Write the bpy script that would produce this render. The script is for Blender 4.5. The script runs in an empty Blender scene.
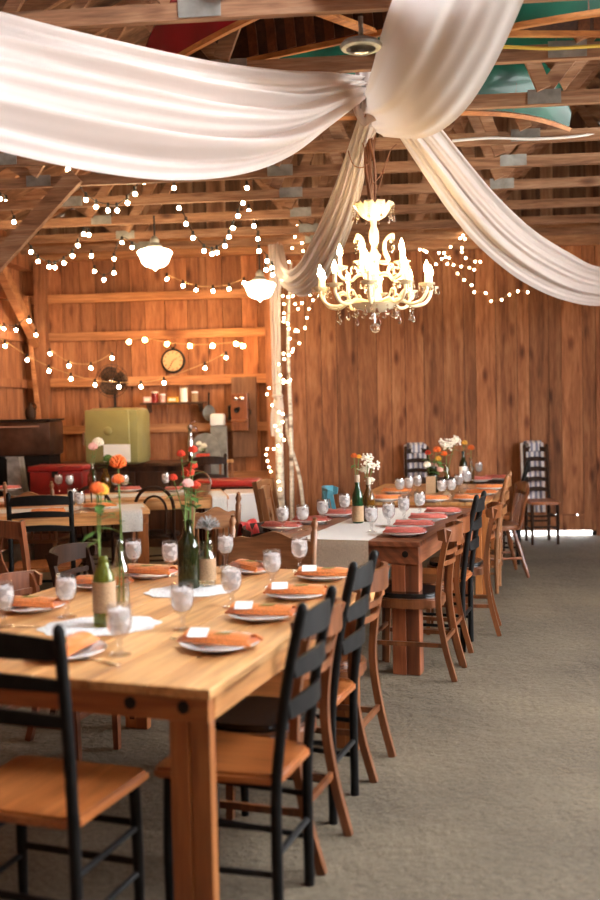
import bpy, bmesh, math, random
from mathutils import Vector, Matrix, Euler
random.seed(11)
PI = math.pi
SC = bpy.context.scene
COL = SC.collection

# ------------------------------------------------------------------ camera
F_PX, EYE = 1000.0, 1.56
PITCH, ROLL = math.atan(45/1000), math.radians(1.2)
_F = Vector((0, math.cos(PITCH), -math.sin(PITCH)))
_U0 = Vector((0, math.sin(PITCH), math.cos(PITCH)))
_R0 = Vector((1, 0, 0))
CR = _R0*math.cos(ROLL) - _U0*math.sin(ROLL)
CU = _U0*math.cos(ROLL) + _R0*math.sin(ROLL)
CPOS = Vector((0, 0, EYE))
cd = bpy.data.cameras.new('camera'); cam = bpy.data.objects.new('camera', cd); COL.objects.link(cam)
cd.sensor_fit = 'VERTICAL'; cd.sensor_height = 36; cd.lens = 36*F_PX/900
m = Matrix.Identity(4)
for i in range(3):
    m[i][0] = CR[i]; m[i][1] = CU[i]; m[i][2] = -_F[i]; m[i][3] = CPOS[i]
cam.matrix_world = m
cd.clip_start = 0.05; cd.clip_end = 500
cd.dof.use_dof = True; cd.dof.focus_distance = 6.0; cd.dof.aperture_fstop = 1.7; cd.dof.aperture_blades = 0
SC.camera = cam

def ray(px, py):
    return _F + CR*((px-300)/F_PX) + CU*((450-py)/F_PX)
def P(px, py, z):                     # where the sight line meets height z
    d = ray(px, py); t = (z-EYE)/d.z
    return CPOS + d*t
def Q(px, py, Y):                     # where the sight line meets distance Y
    d = ray(px, py); return CPOS + d*(Y/d.y)

# ------------------------------------------------------------------ colours and materials
def lin(c):
    return tuple(((v/255)/12.92 if v/255 <= .04045 else ((v/255+.055)/1.055)**2.4) for v in c) + (1,)
def newmat(name):
    mt = bpy.data.materials.new(name); mt.use_nodes = True
    nt = mt.node_tree; nt.nodes.clear()
    out = nt.nodes.new('ShaderNodeOutputMaterial'); b = nt.nodes.new('ShaderNodeBsdfPrincipled')
    nt.links.new(b.outputs[0], out.inputs[0])
    return mt, nt, b, out
def N(nt, t, **kw):
    n = nt.nodes.new('ShaderNode'+t)
    for k, v in kw.items():
        if k.startswith('i_'):
            n.inputs[k[2:].replace('_', ' ')].default_value = v
        else: setattr(n, k, v)
    return n
def ramp(nt, stops):
    r = nt.nodes.new('ShaderNodeValToRGB')
    e = r.color_ramp.elements
    e[0].position, e[0].color = stops[0]; e[1].position, e[1].color = stops[-1]
    for p, c in stops[1:-1]:
        k = e.new(p); k.color = c
    return r
def plain(name, c, rough=.5, metal=0, trans=0, ior=1.45, noise=0, nscale=20, bump=0, coat=0, sheen=0, spec=.5):
    mt, nt, b, out = newmat(name); L = nt.links.new
    b.inputs['Base Color'].default_value = lin(c); b.inputs['Roughness'].default_value = rough
    b.inputs['Metallic'].default_value = metal; b.inputs['Specular IOR Level'].default_value = spec; b.inputs['Transmission Weight'].default_value = trans
    b.inputs['IOR'].default_value = ior; b.inputs['Coat Weight'].default_value = coat
    if sheen: b.inputs['Sheen Weight'].default_value = sheen
    if noise or bump:
        tc = N(nt, 'TexCoord'); ns = N(nt, 'TexNoise'); ns.inputs['Scale'].default_value = nscale; ns.inputs['Detail'].default_value = 4
        L(tc.outputs['Object'], ns.inputs['Vector'])
        if noise:
            c2 = lin(tuple(max(0, v*(1-noise)) for v in c)); c3 = lin(tuple(min(255, v*(1+noise)) for v in c))
            r = ramp(nt, [(.3, c2), (.7, c3)]); L(ns.outputs['Fac'], r.inputs[0]); L(r.outputs[0], b.inputs['Base Color'])
        if bump:
            bp = N(nt, 'Bump'); bp.inputs['Strength'].default_value = bump; bp.inputs['Distance'].default_value = .01
            L(ns.outputs['Fac'], bp.inputs['Height']); L(bp.outputs[0], b.inputs['Normal'])
    return mt
def wood(name, c_dark, c_mid, c_light, axis='z', scale=1.0, rough=.55, vary=.25, knots=True, coat=0, bump=.15, grain=1.0, saw=0):
    mt, nt, b, out = newmat(name); L = nt.links.new
    tc = N(nt, 'TexCoord'); oi = N(nt, 'ObjectInfo'); ge = N(nt, 'NewGeometry')
    add = N(nt, 'VectorMath', operation='ADD'); sc = N(nt, 'VectorMath', operation='SCALE'); sc.inputs['Scale'].default_value = 37.0
    cmb = N(nt, 'CombineXYZ')
    ad = N(nt, 'Math', operation='ADD')
    L(oi.outputs['Random'], ad.inputs[0]); L(ge.outputs['Random Per Island'], ad.inputs[1])
    for k in range(3): L(ad.outputs[0], cmb.inputs[k])
    L(cmb.outputs[0], sc.inputs[0]); L(tc.outputs['Object'], add.inputs[0]); L(sc.outputs[0], add.inputs[1])
    s = {'x': (1.2, 14, 14), 'y': (14, 1.2, 14), 'z': (14, 14, 1.2)}[axis]
    mp = N(nt, 'Mapping'); mp.inputs['Scale'].default_value = tuple(v*scale for v in s); L(add.outputs[0], mp.inputs[0])
    n1 = N(nt, 'TexNoise'); n1.inputs['Scale'].default_value = 1.0; n1.inputs['Detail'].default_value = 5; n1.inputs['Roughness'].default_value = .62; n1.inputs['Distortion'].default_value = .6
    L(mp.outputs[0], n1.inputs['Vector'])
    r = ramp(nt, [(.28, lin(c_dark)), (.5, lin(c_mid)), (.72, lin(c_light))]); L(n1.outputs['Fac'], r.inputs[0])
    col = r.outputs[0]
    mp2 = N(nt, 'Mapping'); mp2.inputs['Scale'].default_value = tuple(v*scale*6*grain for v in s); L(add.outputs[0], mp2.inputs[0])
    n2 = N(nt, 'TexNoise'); n2.inputs['Scale'].default_value = 1.0; n2.inputs['Detail'].default_value = 2
    L(mp2.outputs[0], n2.inputs['Vector'])
    mx = N(nt, 'MixRGB', blend_type='MULTIPLY'); mx.inputs[0].default_value = .55
    r2 = ramp(nt, [(.35, (.55, .5, .45, 1)), (.6, (1, 1, 1, 1))]); L(n2.outputs['Fac'], r2.inputs[0])
    L(col, mx.inputs[1]); L(r2.outputs[0], mx.inputs[2]); col = mx.outputs[0]
    if knots:
        s3 = {'x': (2.2, 6, 6), 'y': (6, 2.2, 6), 'z': (6, 6, 2.2)}[axis]
        mp3 = N(nt, 'Mapping'); mp3.inputs['Scale'].default_value = tuple(v*scale*.9 for v in s3); L(add.outputs[0], mp3.inputs[0])
        vo = N(nt, 'TexVoronoi'); vo.inputs['Scale'].default_value = 1.0; L(mp3.outputs[0], vo.inputs['Vector'])
        r3 = ramp(nt, [(.05, (.13, .07, .05, 1)), (.12, (.45, .33, .27, 1)), (.24, (1, 1, 1, 1))]); L(vo.outputs['Distance'], r3.inputs[0])
        mx3 = N(nt, 'MixRGB', blend_type='MULTIPLY'); mx3.inputs[0].default_value = .85
        L(col, mx3.inputs[1]); L(r3.outputs[0], mx3.inputs[2]); col = mx3.outputs[0]
    if saw:                                         # circular saw marks across the grain
        wv = N(nt, 'TexWave', wave_type='BANDS', bands_direction='DIAGONAL'); wv.inputs['Scale'].default_value = saw; wv.inputs['Distortion'].default_value = 2
        L(add.outputs[0], wv.inputs['Vector'])
        r4 = ramp(nt, [(.2, (.5, .45, .42, 1)), (.7, (1, 1, 1, 1))]); L(wv.outputs['Fac'], r4.inputs[0])
        mx4 = N(nt, 'MixRGB', blend_type='MULTIPLY'); mx4.inputs[0].default_value = .6
        L(col, mx4.inputs[1]); L(r4.outputs[0], mx4.inputs[2]); col = mx4.outputs[0]
    hsv = N(nt, 'HueSaturation')
    mr = N(nt, 'MapRange'); mr.inputs['To Min'].default_value = 1-vary; mr.inputs['To Max'].default_value = 1+vary*.7
    L(ge.outputs['Random Per Island'], mr.inputs['Value']); L(mr.outputs[0], hsv.inputs['Value']); L(col, hsv.inputs['Color'])
    L(hsv.outputs[0], b.inputs['Base Color'])
    b.inputs['Roughness'].default_value = rough; b.inputs['Coat Weight'].default_value = coat; b.inputs['Coat Roughness'].default_value = .25
    bp = N(nt, 'Bump'); bp.inputs['Strength'].default_value = bump; bp.inputs['Distance'].default_value = .004
    L(n2.outputs['Fac'], bp.inputs['Height']); L(bp.outputs[0], b.inputs['Normal'])
    return mt
def glow(name, c, strength):
    mt, nt, b, out = newmat(name)
    b.inputs['Base Color'].default_value = (.8, .8, .8, 1)
    b.inputs['Emission Color'].default_value = lin(c); b.inputs['Emission Strength'].default_value = strength
    return mt
def cloth_mat(name, c, transl=.45, weave=0, rough=.8):
    mt, nt, b, out = newmat(name); L = nt.links.new
    b.inputs['Base Color'].default_value = lin(c); b.inputs['Roughness'].default_value = rough; b.inputs['Sheen Weight'].default_value = .2
    if transl:
        tr = N(nt, 'BsdfTranslucent'); tr.inputs[0].default_value = lin(c)
        mx = N(nt, 'MixShader'); mx.inputs[0].default_value = transl
        L(b.outputs[0], mx.inputs[1]); L(tr.outputs[0], mx.inputs[2]); L(mx.outputs[0], out.inputs[0])
    if weave:
        tc = N(nt, 'TexCoord'); ck = N(nt, 'TexNoise'); ck.inputs['Scale'].default_value = weave; ck.inputs['Detail'].default_value = 3
        L(tc.outputs['Object'], ck.inputs['Vector'])
        r = ramp(nt, [(.3, lin(tuple(v*.72 for v in c))), (.7, lin(c))]); L(ck.outputs['Fac'], r.inputs[0]); L(r.outputs[0], b.inputs['Base Color'])
        bp = N(nt, 'Bump'); bp.inputs['Strength'].default_value = .3; bp.inputs['Distance'].default_value = .002
        L(ck.outputs['Fac'], bp.inputs['Height']); L(bp.outputs[0], b.inputs['Normal'])
    return mt
def glass_mat(name, c, rough=.03, ior=1.45, alpha_like=0.0):
    mt, nt, b, out = newmat(name); L = nt.links.new
    b.inputs['Base Color'].default_value = lin(c); b.inputs['Roughness'].default_value = rough
    b.inputs['Transmission Weight'].default_value = 1.0; b.inputs['IOR'].default_value = ior
    return mt

def thin_glass(name, c=(250, 250, 250), refl=.5):
    mt, nt, b, out = newmat(name); L = nt.links.new; nt.nodes.remove(b)
    tr = N(nt, 'BsdfTransparent'); tr.inputs[0].default_value = lin(c)
    gl = N(nt, 'BsdfGlossy'); gl.inputs['Roughness'].default_value = .06
    lw = N(nt, 'LayerWeight'); lw.inputs[0].default_value = .35
    ma = N(nt, 'Math', operation='MULTIPLY_ADD'); ma.inputs[1].default_value = refl; ma.inputs[2].default_value = .04
    mx = N(nt, 'MixShader'); L(lw.outputs['Facing'], ma.inputs[0]); L(ma.outputs[0], mx.inputs[0]); L(tr.outputs[0], mx.inputs[1]); L(gl.outputs[0], mx.inputs[2]); L(mx.outputs[0], out.inputs[0])
    return mt

# ------------------------------------------------------------------ mesh builder
class MB:
    def __init__(s): s.bm = bmesh.new()
    def _quad(s, vs):
        try: return s.bm.faces.new(vs)
        except ValueError: return None
    def box(s, c, size, rot=None, bevel=0):
        c = Vector(c); hx, hy, hz = size[0]/2, size[1]/2, size[2]/2
        R = rot if rot is not None else Matrix.Identity(3)
        if isinstance(R, (tuple, list)): R = Euler(R).to_matrix()
        pts = [Vector((x, y, z)) for z in (-hz, hz) for y in (-hy, hy) for x in (-hx, hx)]
        v = [s.bm.verts.new(c + R @ p) for p in pts]
        fs = [s._quad([v[i] for i in f]) for f in ((0, 2, 3, 1), (4, 5, 7, 6), (0, 1, 5, 4), (2, 6, 7, 3), (0, 4, 6, 2), (1, 3, 7, 5))]
        if bevel:
            es = set(e for f in fs for e in f.edges)
            bmesh.ops.bevel(s.bm, geom=list(es), offset=bevel, segments=2, affect='EDGES', profile=.5)
        return s
    def bar(s, a, b, w, h, up=(0, 0, 1), bevel=0):     # w across, h along 'up'
        a, b = Vector(a), Vector(b); d = b-a; L = d.length; d.normalize()
        up = Vector(up)
        if abs(d.dot(up)) > .98: up = Vector((0, 1, 0)) if abs(d.y) < .9 else Vector((1, 0, 0))
        x = d.cross(up).normalized(); u = x.cross(d).normalized()
        R = Matrix((x, d, u)).transposed()
        return s.box((a+b)/2, (w, L, h), R, bevel)
    def tube(s, pts, r, n=8, caps=True, flat=None):
        pts = [Vector(p) for p in pts]; k = len(pts)
        rr = r if isinstance(r, (list, tuple)) else [r]*k
        rings = []; prev = None
        for i, p in enumerate(pts):
            t = (pts[min(i+1, k-1)] - pts[max(i-1, 0)])
            if t.length < 1e-9: t = Vector((0, 0, 1))
            t.normalize()
            if prev is None:
                a = Vector((0, 0, 1)) if abs(t.z) < .9 else Vector((1, 0, 0))
                x = t.cross(a).normalized()
            else:
                x = (prev - t*prev.dot(t))
                x = x.normalized() if x.length > 1e-6 else t.orthogonal().normalized()
            prev = x; y = t.cross(x)
            rings.append([s.bm.verts.new(p + (x*math.cos(q) + y*math.sin(q))*rr[i]) for q in (2*PI*j/n for j in range(n))])
        for i in range(k-1):
            for j in range(n):
                s._quad([rings[i][j], rings[i][(j+1) % n], rings[i+1][(j+1) % n], rings[i+1][j]])
        if caps:
            s._quad(rings[0][::-1]); s._quad(rings[-1])
        return s
    def ribbon(s, pts, w, h, ups=None):                # rectangular section swept along pts; h along up
        pts = [Vector(p) for p in pts]; k = len(pts); rings = []
        for i, p in enumerate(pts):
            t = (pts[min(i+1, k-1)] - pts[max(i-1, 0)]).normalized()
            up = Vector(ups[i]) if ups else Vector((0, 0, 1))
            x = t.cross(up)
            x = x.normalized() if x.length > 1e-5 else t.orthogonal().normalized()
            u = x.cross(t).normalized()
            ww = w[i] if isinstance(w, (list, tuple)) else w
            hh = h[i] if isinstance(h, (list, tuple)) else h
            rings.append([s.bm.verts.new(p + x*(a*ww/2) + u*(b*hh/2)) for a, b in ((-1, -1), (1, -1), (1, 1), (-1, 1))])
        for i in range(k-1):
            for j in range(4):
                s._quad([rings[i][j], rings[i][(j+1) % 4], rings[i+1][(j+1) % 4], rings[i+1][j]])
        s._quad(rings[0][::-1]); s._quad(rings[-1])
        return s
    def lathe(s, prof, n=16, c=(0, 0, 0), axis=None, close=False):
        c = Vector(c); R = axis if axis is not None else Matrix.Identity(3)
        rings = []
        for r, z in prof:
            if r < 1e-5: rings.append([s.bm.verts.new(c + R @ Vector((0, 0, z)))])
            else: rings.append([s.bm.verts.new(c + R @ Vector((r*math.cos(2*PI*j/n), r*math.sin(2*PI*j/n), z))) for j in range(n)])
        for a, b in zip(rings[:-1], rings[1:]):
            for j in range(n):
                if len(a) == 1 and len(b) == 1: continue
                if len(a) == 1: s._quad([a[0], b[(j+1) % n], b[j]])
                elif len(b) == 1: s._quad([a[j], a[(j+1) % n], b[0]])
                else: s._quad([a[j], a[(j+1) % n], b[(j+1) % n], b[j]])
        return s
    def ball(s, c, r, n=10, sx=1, sy=1, sz=1, R=None):
        c = Vector(c); m = max(4, n//2)
        prof = [(math.sin(PI*i/m), -math.cos(PI*i/m)) for i in range(m+1)]
        rings = []
        R = R if R is not None else Matrix.Identity(3)
        for q, z in prof:
            if q < 1e-5: rings.append([s.bm.verts.new(c + R @ Vector((0, 0, z*r*sz)))])
            else: rings.append([s.bm.verts.new(c + R @ Vector((q*r*sx*math.cos(2*PI*j/n), q*r*sy*math.sin(2*PI*j/n), z*r*sz))) for j in range(n)])
        for a, b in zip(rings[:-1], rings[1:]):
            for j in range(n):
                if len(a) == 1: s._quad([a[0], b[(j+1) % n], b[j]])
                elif len(b) == 1: s._quad([a[j], a[(j+1) % n], b[0]])
                else: s._quad([a[j], a[(j+1) % n], b[(j+1) % n], b[j]])
        return s
    def grid(s, fn, nu, nv, thick=0):
        vs = [[s.bm.verts.new(fn(i/nu, j/nv)) for j in range(nv+1)] for i in range(nu+1)]
        for i in range(nu):
            for j in range(nv):
                s._quad([vs[i][j], vs[i+1][j], vs[i+1][j+1], vs[i][j+1]])
        return s
    def prism(s, poly, z0, z1, R=None, c=(0, 0, 0), bevel=0):   # polygon in xy extruded in z
        c = Vector(c); R = R if R is not None else Matrix.Identity(3)
        a = [s.bm.verts.new(c + R @ Vector((x, y, z0))) for x, y in poly]
        b = [s.bm.verts.new(c + R @ Vector((x, y, z1))) for x, y in poly]
        n = len(poly)
        f1 = s._quad(a[::-1]); f2 = s._quad(b)
        fs = [s._quad([a[i], a[(i+1) % n], b[(i+1) % n], b[i]]) for i in range(n)]
        if bevel:
            es = set(e for f in (f1, f2) for e in f.edges)
            bmesh.ops.bevel(s.bm, geom=list(es), offset=bevel, segments=2, affect='EDGES')
        return s
    def build(s, name, mat, parent=None, smooth=False, loc=None):
        bmesh.ops.recalc_face_normals(s.bm, faces=s.bm.faces)
        me = bpy.data.meshes.new(name); s.bm.to_mesh(me); s.bm.free()
        if mat: me.materials.append(mat)
        if smooth:
            for p in me.polygons: p.use_smooth = True
            if smooth != 'all':
                try: me.set_sharp_from_angle(angle=math.radians(42))
                except Exception: pass
        o = bpy.data.objects.new(name, me); COL.objects.link(o)
        if parent: o.parent = parent
        if loc: o.location = loc
        return o

def tag(o, label=None, cat=None, group=None, kind=None):
    if label: o['label'] = label
    if cat: o['category'] = cat
    if group: o['group'] = group
    if kind: o['kind'] = kind
    return o
def struct(o, label=None):
    o['kind'] = 'structure'
    if label: o['label'] = label
    return o
def thing(name, label, cat, loc=(0, 0, 0), rz=0, group=None):
    o = bpy.data.objects.new(name, None); COL.objects.link(o); o.empty_display_size = .1
    o.location = loc; o.rotation_euler = (0, 0, rz)
    return tag(o, label, cat, group)
KIDS = {}
def kids(o):
    return [c for c in bpy.data.objects if c.parent == o]
def dup(root, loc, rz=None, label=None, group=None):
    if root.name not in KIDS:
        KIDS[root.name] = [(c, kids(c)) for c in kids(root)]
    r = root.copy(); COL.objects.link(r); r.location = loc
    if rz is not None: r.rotation_euler = (0, 0, rz)
    if label: r['label'] = label
    if group: r['group'] = group
    for c, gs in KIDS[root.name]:
        d = c.copy(); COL.objects.link(d); d.parent = r
        for g in gs:
            e = g.copy(); COL.objects.link(e); e.parent = d
    return r
class Proto:                                 # first use places the original, later uses place copies
    def __init__(s, maker): s.maker = maker; s.o = None
    def put(s, loc, rz, label, group=None):
        if s.o is None:
            s.o = s.maker(); s.o.location = loc; s.o.rotation_euler = (0, 0, rz); s.o['label'] = label
            if group: s.o['group'] = group
            return s.o
        r = dup(s.o, loc, rz, label)
        if group: r['group'] = group
        elif 'group' in r.keys(): del r['group']
        return r
def catmull(pts, n):
    pts = [Vector(p) for p in pts]; out = []
    k = len(pts)
    for i in range(k-1):
        p0, p1, p2, p3 = pts[max(i-1, 0)], pts[i], pts[i+1], pts[min(i+2, k-1)]
        for j in range(n):
            t = j/n
            out.append(.5*((2*p1) + (p2-p0)*t + (2*p0-5*p1+4*p2-p3)*t*t + (3*p1-p0-3*p2+p3)*t**3))
    out.append(pts[-1]); return out
def samp(pts, t):
    x = t*(len(pts)-1); i = min(int(x), len(pts)-2); return pts[i].lerp(pts[i+1], x-i)
# ------------------------------------------------------------------ materials in use
M = {}
M['wall']   = wood('barn_board', (118, 70, 44), (166, 104, 66), (190, 128, 86), 'z', 1.0, .8, .36, coat=0)
M['wall2']  = wood('barn_board_aged', (112, 66, 40), (164, 104, 66), (188, 130, 88), 'z', 1.0, .85, .30)
M['girt']   = wood('girt_wood', (140, 86, 52), (190, 126, 80), (212, 152, 104), 'x', .6, .75, .2)
M['gable']  = wood('gable_board', (86, 58, 42), (142, 102, 74), (188, 150, 116), 'z', .5, .85, .5)
M['beam']   = wood('truss_wood', (122, 82, 56), (166, 118, 84), (194, 152, 118), 'x', 1.1, .8, .25)
M['roof']   = wood('roof_board', (70, 46, 32), (128, 90, 64), (170, 132, 102), 'x', .5, .85, .4)
M['dark']   = plain('dark_backing', (30, 22, 17), .95)  # near-black sheet colour that keeps board gaps dark; roofing uses it too
M['black']  = plain('black_paint', (17, 15, 14), .5, spec=.2, noise=.3, nscale=30)
M['seat']   = wood('seat_wood', (122, 64, 27), (156, 88, 41), (178, 110, 60), 'y', .8, .35, .12, knots=False, coat=.15)
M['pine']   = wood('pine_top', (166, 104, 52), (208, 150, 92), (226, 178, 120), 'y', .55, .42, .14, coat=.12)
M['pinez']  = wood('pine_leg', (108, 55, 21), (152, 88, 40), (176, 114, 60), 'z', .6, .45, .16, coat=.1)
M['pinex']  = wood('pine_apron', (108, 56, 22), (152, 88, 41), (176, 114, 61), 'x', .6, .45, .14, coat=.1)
M['red_top'] = wood('red_brown_top', (84, 44, 26), (134, 76, 46), (164, 104, 70), 'y', .6, .45, .3, coat=.12)
M['red_x']  = wood('red_brown_apron', (78, 40, 22), (128, 70, 40), (152, 90, 56), 'x', .6, .5, .15, saw=9)
M['red_z']  = wood('red_brown_leg', (72, 36, 20), (134, 72, 40), (160, 94, 58), 'z', .6, .5, .35)
M['bent']   = wood('bent_brown', (74, 38, 19), (114, 64, 33), (138, 82, 47), 'z', .7, .3, .12, knots=False, coat=.25)
M['oak']    = wood('oak_brown', (92, 56, 30), (134, 86, 50), (158, 110, 70), 'z', .8, .4, .12, knots=False, coat=.15)
M['oakx']   = wood('oak_crest', (104, 66, 38), (148, 98, 60), (172, 122, 82), 'x', .8, .4, .12, knots=False, coat=.15)
M['mahog']  = wood('dark_red_chair_wood', (78, 38, 20), (122, 66, 36), (148, 88, 52), 'z', .7, .35, .12, knots=False, coat=.25)
M['darkwood'] = wood('dark_cafe_wood', (34, 20, 14), (54, 34, 23), (70, 46, 32), 'z', .7, .55, .1, knots=False)
M['darkwood'].node_tree.nodes['Principled BSDF'].inputs['Specular IOR Level'].default_value = .15
M['counter'] = wood('dark_counter_wood', (46, 28, 18), (82, 50, 32), (108, 70, 46), 'z', .6, .5, .2)
M['vinyl']  = plain('black_vinyl', (22, 21, 21), .25, coat=.3, bump=.1, nscale=40)
M['plate']  = plain('white_china', (238, 236, 232), .2, coat=.4)
M['darkplate'] = plain('brown_charger', (110, 74, 56), .4)
M['orange'] = cloth_mat('orange_linen', (250, 142, 62), 0.05, 160)
M['rose']   = cloth_mat('rose_linen', (226, 112, 94), 0.05, 160)
M['paper']  = plain('white_paper', (244, 240, 232), .8)
M['sprig']  = plain('dried_sprig', (128, 120, 60), .8)
M['metal']  = plain('bright_steel', (210, 206, 200), .2, 1)
M['glass']  = thin_glass('clear_glass')
mt, nt, b, out = newmat('iced_water')
b.inputs['Base Color'].default_value = lin((246, 242, 240)); b.inputs['Roughness'].default_value = .3; b.inputs['Transmission Weight'].default_value = .15; b.inputs['IOR'].default_value = 1.25
_tc = N(nt, 'TexCoord'); _vo = N(nt, 'TexVoronoi'); _vo.inputs['Scale'].default_value = 42
_bp = N(nt, 'Bump'); _bp.inputs['Strength'].default_value = .9; _bp.inputs['Distance'].default_value = .01
nt.links.new(_tc.outputs['Object'], _vo.inputs['Vector']); nt.links.new(_vo.outputs['Distance'], _bp.inputs['Height']); nt.links.new(_bp.outputs[0], b.inputs['Normal'])
_ct = N(nt, 'BsdfTransparent'); _rp = ramp(nt, [(.30, (.42, .42, .42, 1)), (.36, (.04, .04, .04, 1))]); _sx = N(nt, 'SeparateColor'); nt.links.new(_vo.outputs['Color'], _sx.inputs[0]); nt.links.new(_sx.outputs[0], _rp.inputs[0]); _m2 = N(nt, 'MixShader'); nt.links.new(_rp.outputs[0], _m2.inputs[0])
_tr = N(nt, 'BsdfTranslucent'); _tr.inputs[0].default_value = lin((250, 248, 246)); _mx = N(nt, 'MixShader'); _mx.inputs[0].default_value = .35
nt.links.new(b.outputs[0], _mx.inputs[1]); nt.links.new(_tr.outputs[0], _mx.inputs[2]); nt.links.new(_mx.outputs[0], _m2.inputs[1]); nt.links.new(_ct.outputs[0], _m2.inputs[2]); nt.links.new(_m2.outputs[0], out.inputs[0])
M['ice'] = mt
M['olive']  = plain('olive_bottle_glass', (120, 122, 40), .08, trans=.55, ior=1.25, coat=.3)
M['green']  = plain('green_bottle_glass', (26, 66, 34), .06, trans=.35, ior=1.4, coat=.3)
M['dgreen'] = plain('dark_green_bottle_glass', (40, 46, 18), .05, trans=.45, ior=1.4, coat=.3)
M['amber']  = plain('amber_bottle_glass', (112, 72, 20), .06, trans=.45, ior=1.4, coat=.3)
M['bglass'] = thin_glass('pale_bottle_glass', (240, 242, 234), .45)
M['kraft']  = cloth_mat('kraft_burlap', (186, 148, 108), 0, 220)
M['burlap'] = cloth_mat('natural_burlap', (216, 194, 166), .1, 260)
M['runner'] = cloth_mat('white_runner', (246, 240, 230), .1, 240)
M['lace']   = cloth_mat('white_lace', (250, 247, 244), 0, 140)
M['swag']   = cloth_mat('white_voile', (224, 211, 204), .42)
M['leaf']   = plain('leaf_green', (78, 112, 50), .6, noise=.25, nscale=40)
M['stem']   = plain('stem_green', (104, 128, 62), .6)
M['fl_orange'] = plain('orange_petals', (232, 104, 38), .7, noise=.2, nscale=60)
M['fl_red'] = plain('red_orange_petals', (214, 66, 38), .7, noise=.25, nscale=60)
M['fl_white'] = plain('cream_petals', (240, 232, 214), .8, noise=.06, nscale=80)
M['fl_pink'] = plain('pink_petals', (240, 186, 176), .7, noise=.08, nscale=60)
M['fl_yellow'] = plain('yellow_petals', (228, 168, 60), .7, noise=.15, nscale=60)
M['fl_blue'] = plain('dusty_blue_florets', (140, 138, 136), .8, noise=.25, nscale=80)
M['red_paint'] = plain('red_paint', (136, 28, 24), .35, noise=.15, nscale=6, coat=.2)
M['red_vinyl'] = plain('red_vinyl', (168, 42, 34), .35, coat=.2, bump=.1)
M['red_cloth'] = cloth_mat('red_bandana', (206, 40, 32), .05, 60)
M['turq']   = plain('turquoise_paint', (70, 124, 136), .5, noise=.1, nscale=20)
M['fridge'] = plain('olive_enamel', (148, 136, 84), .3, noise=.05, nscale=5, coat=.3)
M['steel']  = plain('dark_steel', (100, 76, 62), .35, .85, noise=.2, nscale=6)
M['iron']   = plain('black_iron', (34, 30, 28), .5, .6)
M['galv']   = plain('galvanised_grey', (150, 146, 138), .5, .5, noise=.12, nscale=14)
M['chrome'] = plain('chrome', (225, 225, 225), .1, 1)
M['gold']   = plain('antique_cream_gold', (246, 228, 190), .25, .12, coat=.4)
M['crystal'] = glass_mat('crystal', (255, 250, 240), .0, 1.5)
M['candle'] = plain('candle_sleeve', (250, 240, 215), .5)
M['flame']  = glow('candle_bulb_glow', (255, 224, 172), 85)
M['globe']  = glow('opal_globe_glow', (255, 230, 190), 6.5)
M['bulb']   = glow('string_bulb_glow', (255, 224, 176), 50)
M['fairy']  = glow('fairy_bulb_glow', (255, 226, 180), 20)
M['hotbulb'] = glow('bright_bulb_glow', (255, 200, 130), 60)
M['cord']   = plain('dark_cord', (38, 32, 28), .7)
M['lcord']  = plain('pale_cord', (196, 150, 100), .7)
M['birch']  = wood('birch_bark', (120, 100, 86), (222, 210, 196), (244, 236, 226), 'x', 1.2, .8, .1, knots=True)
M['vine']   = wood('willow_vine', (98, 60, 36), (150, 96, 60), (184, 130, 88), 'z', 1.2, .8, .2, knots=False)
M['canoe_red'] = plain('red_canoe_paint', (150, 30, 44), .25, coat=.4, noise=.1, nscale=3)
M['canoe_green'] = plain('green_canoe_paint', (14, 74, 54), .35, coat=.2, noise=.2, nscale=4)
M['rib']    = wood('canoe_rib_wood', (46, 24, 14), (74, 42, 26), (96, 58, 36), 'y', .8, .5, .2, knots=False)
M['rib2'] = wood('canoe_bent_rib', (84, 44, 24), (116, 66, 38), (140, 86, 52), 'y', .8, .5, .2, knots=False)
M['gunwale'] = wood('gunwale_wood', (150, 82, 40), (198, 124, 66), (220, 154, 92), 'x', .8, .4, .1, knots=False)
M['yellow'] = plain('yellow_cable', (214, 178, 70), .6)
M['white']  = plain('white_enamel', (236, 232, 226), .35, coat=.2)
M['clockface'] = plain('clock_face', (206, 164, 122), .5)
M['phone']  = wood('phone_oak', (96, 50, 26), (140, 78, 44), (166, 102, 62), 'z', .8, .4, .1, knots=False, coat=.2)
M['phoneb'] = wood('phone_backboard', (84, 54, 38), (122, 82, 58), (146, 104, 76), 'z', .6, .6, .1, knots=False)
M['stripe'] = None

# gravel floor
mt, nt, b, out = newmat('gravel_dirt'); L = nt.links.new
tc = N(nt, 'TexCoord')
n1 = N(nt, 'TexNoise'); n1.inputs['Scale'].default_value = 1.1; n1.inputs['Detail'].default_value = 6
n2 = N(nt, 'TexNoise'); n2.inputs['Scale'].default_value = 38; n2.inputs['Detail'].default_value = 9; n2.inputs['Roughness'].default_value = .7
vo = N(nt, 'TexNoise'); vo.inputs['Scale'].default_value = 9; vo.inputs['Detail'].default_value = 4
for q in (n1, n2, vo): L(tc.outputs['Object'], q.inputs['Vector'])
r1 = ramp(nt, [(.3, lin((92, 79, 62))), (.7, lin((122, 106, 84)))]); L(n1.outputs['Fac'], r1.inputs[0])
r2 = ramp(nt, [(.3, (.52, .5, .47, 1)), (.65, (1.15, 1.15, 1.13, 1))]); L(n2.outputs['Fac'], r2.inputs[0])
mx = N(nt, 'MixRGB', blend_type='MULTIPLY'); mx.inputs[0].default_value = .8; L(r1.outputs[0], mx.inputs[1]); L(r2.outputs[0], mx.inputs[2])
L(mx.outputs[0], b.inputs['Base Color']); b.inputs['Roughness'].default_value = .92
ma = N(nt, 'Math', operation='MULTIPLY_ADD'); ma.inputs[1].default_value = 1.6; L(vo.outputs['Fac'], ma.inputs[0]); L(n2.outputs['Fac'], ma.inputs[2])
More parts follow.
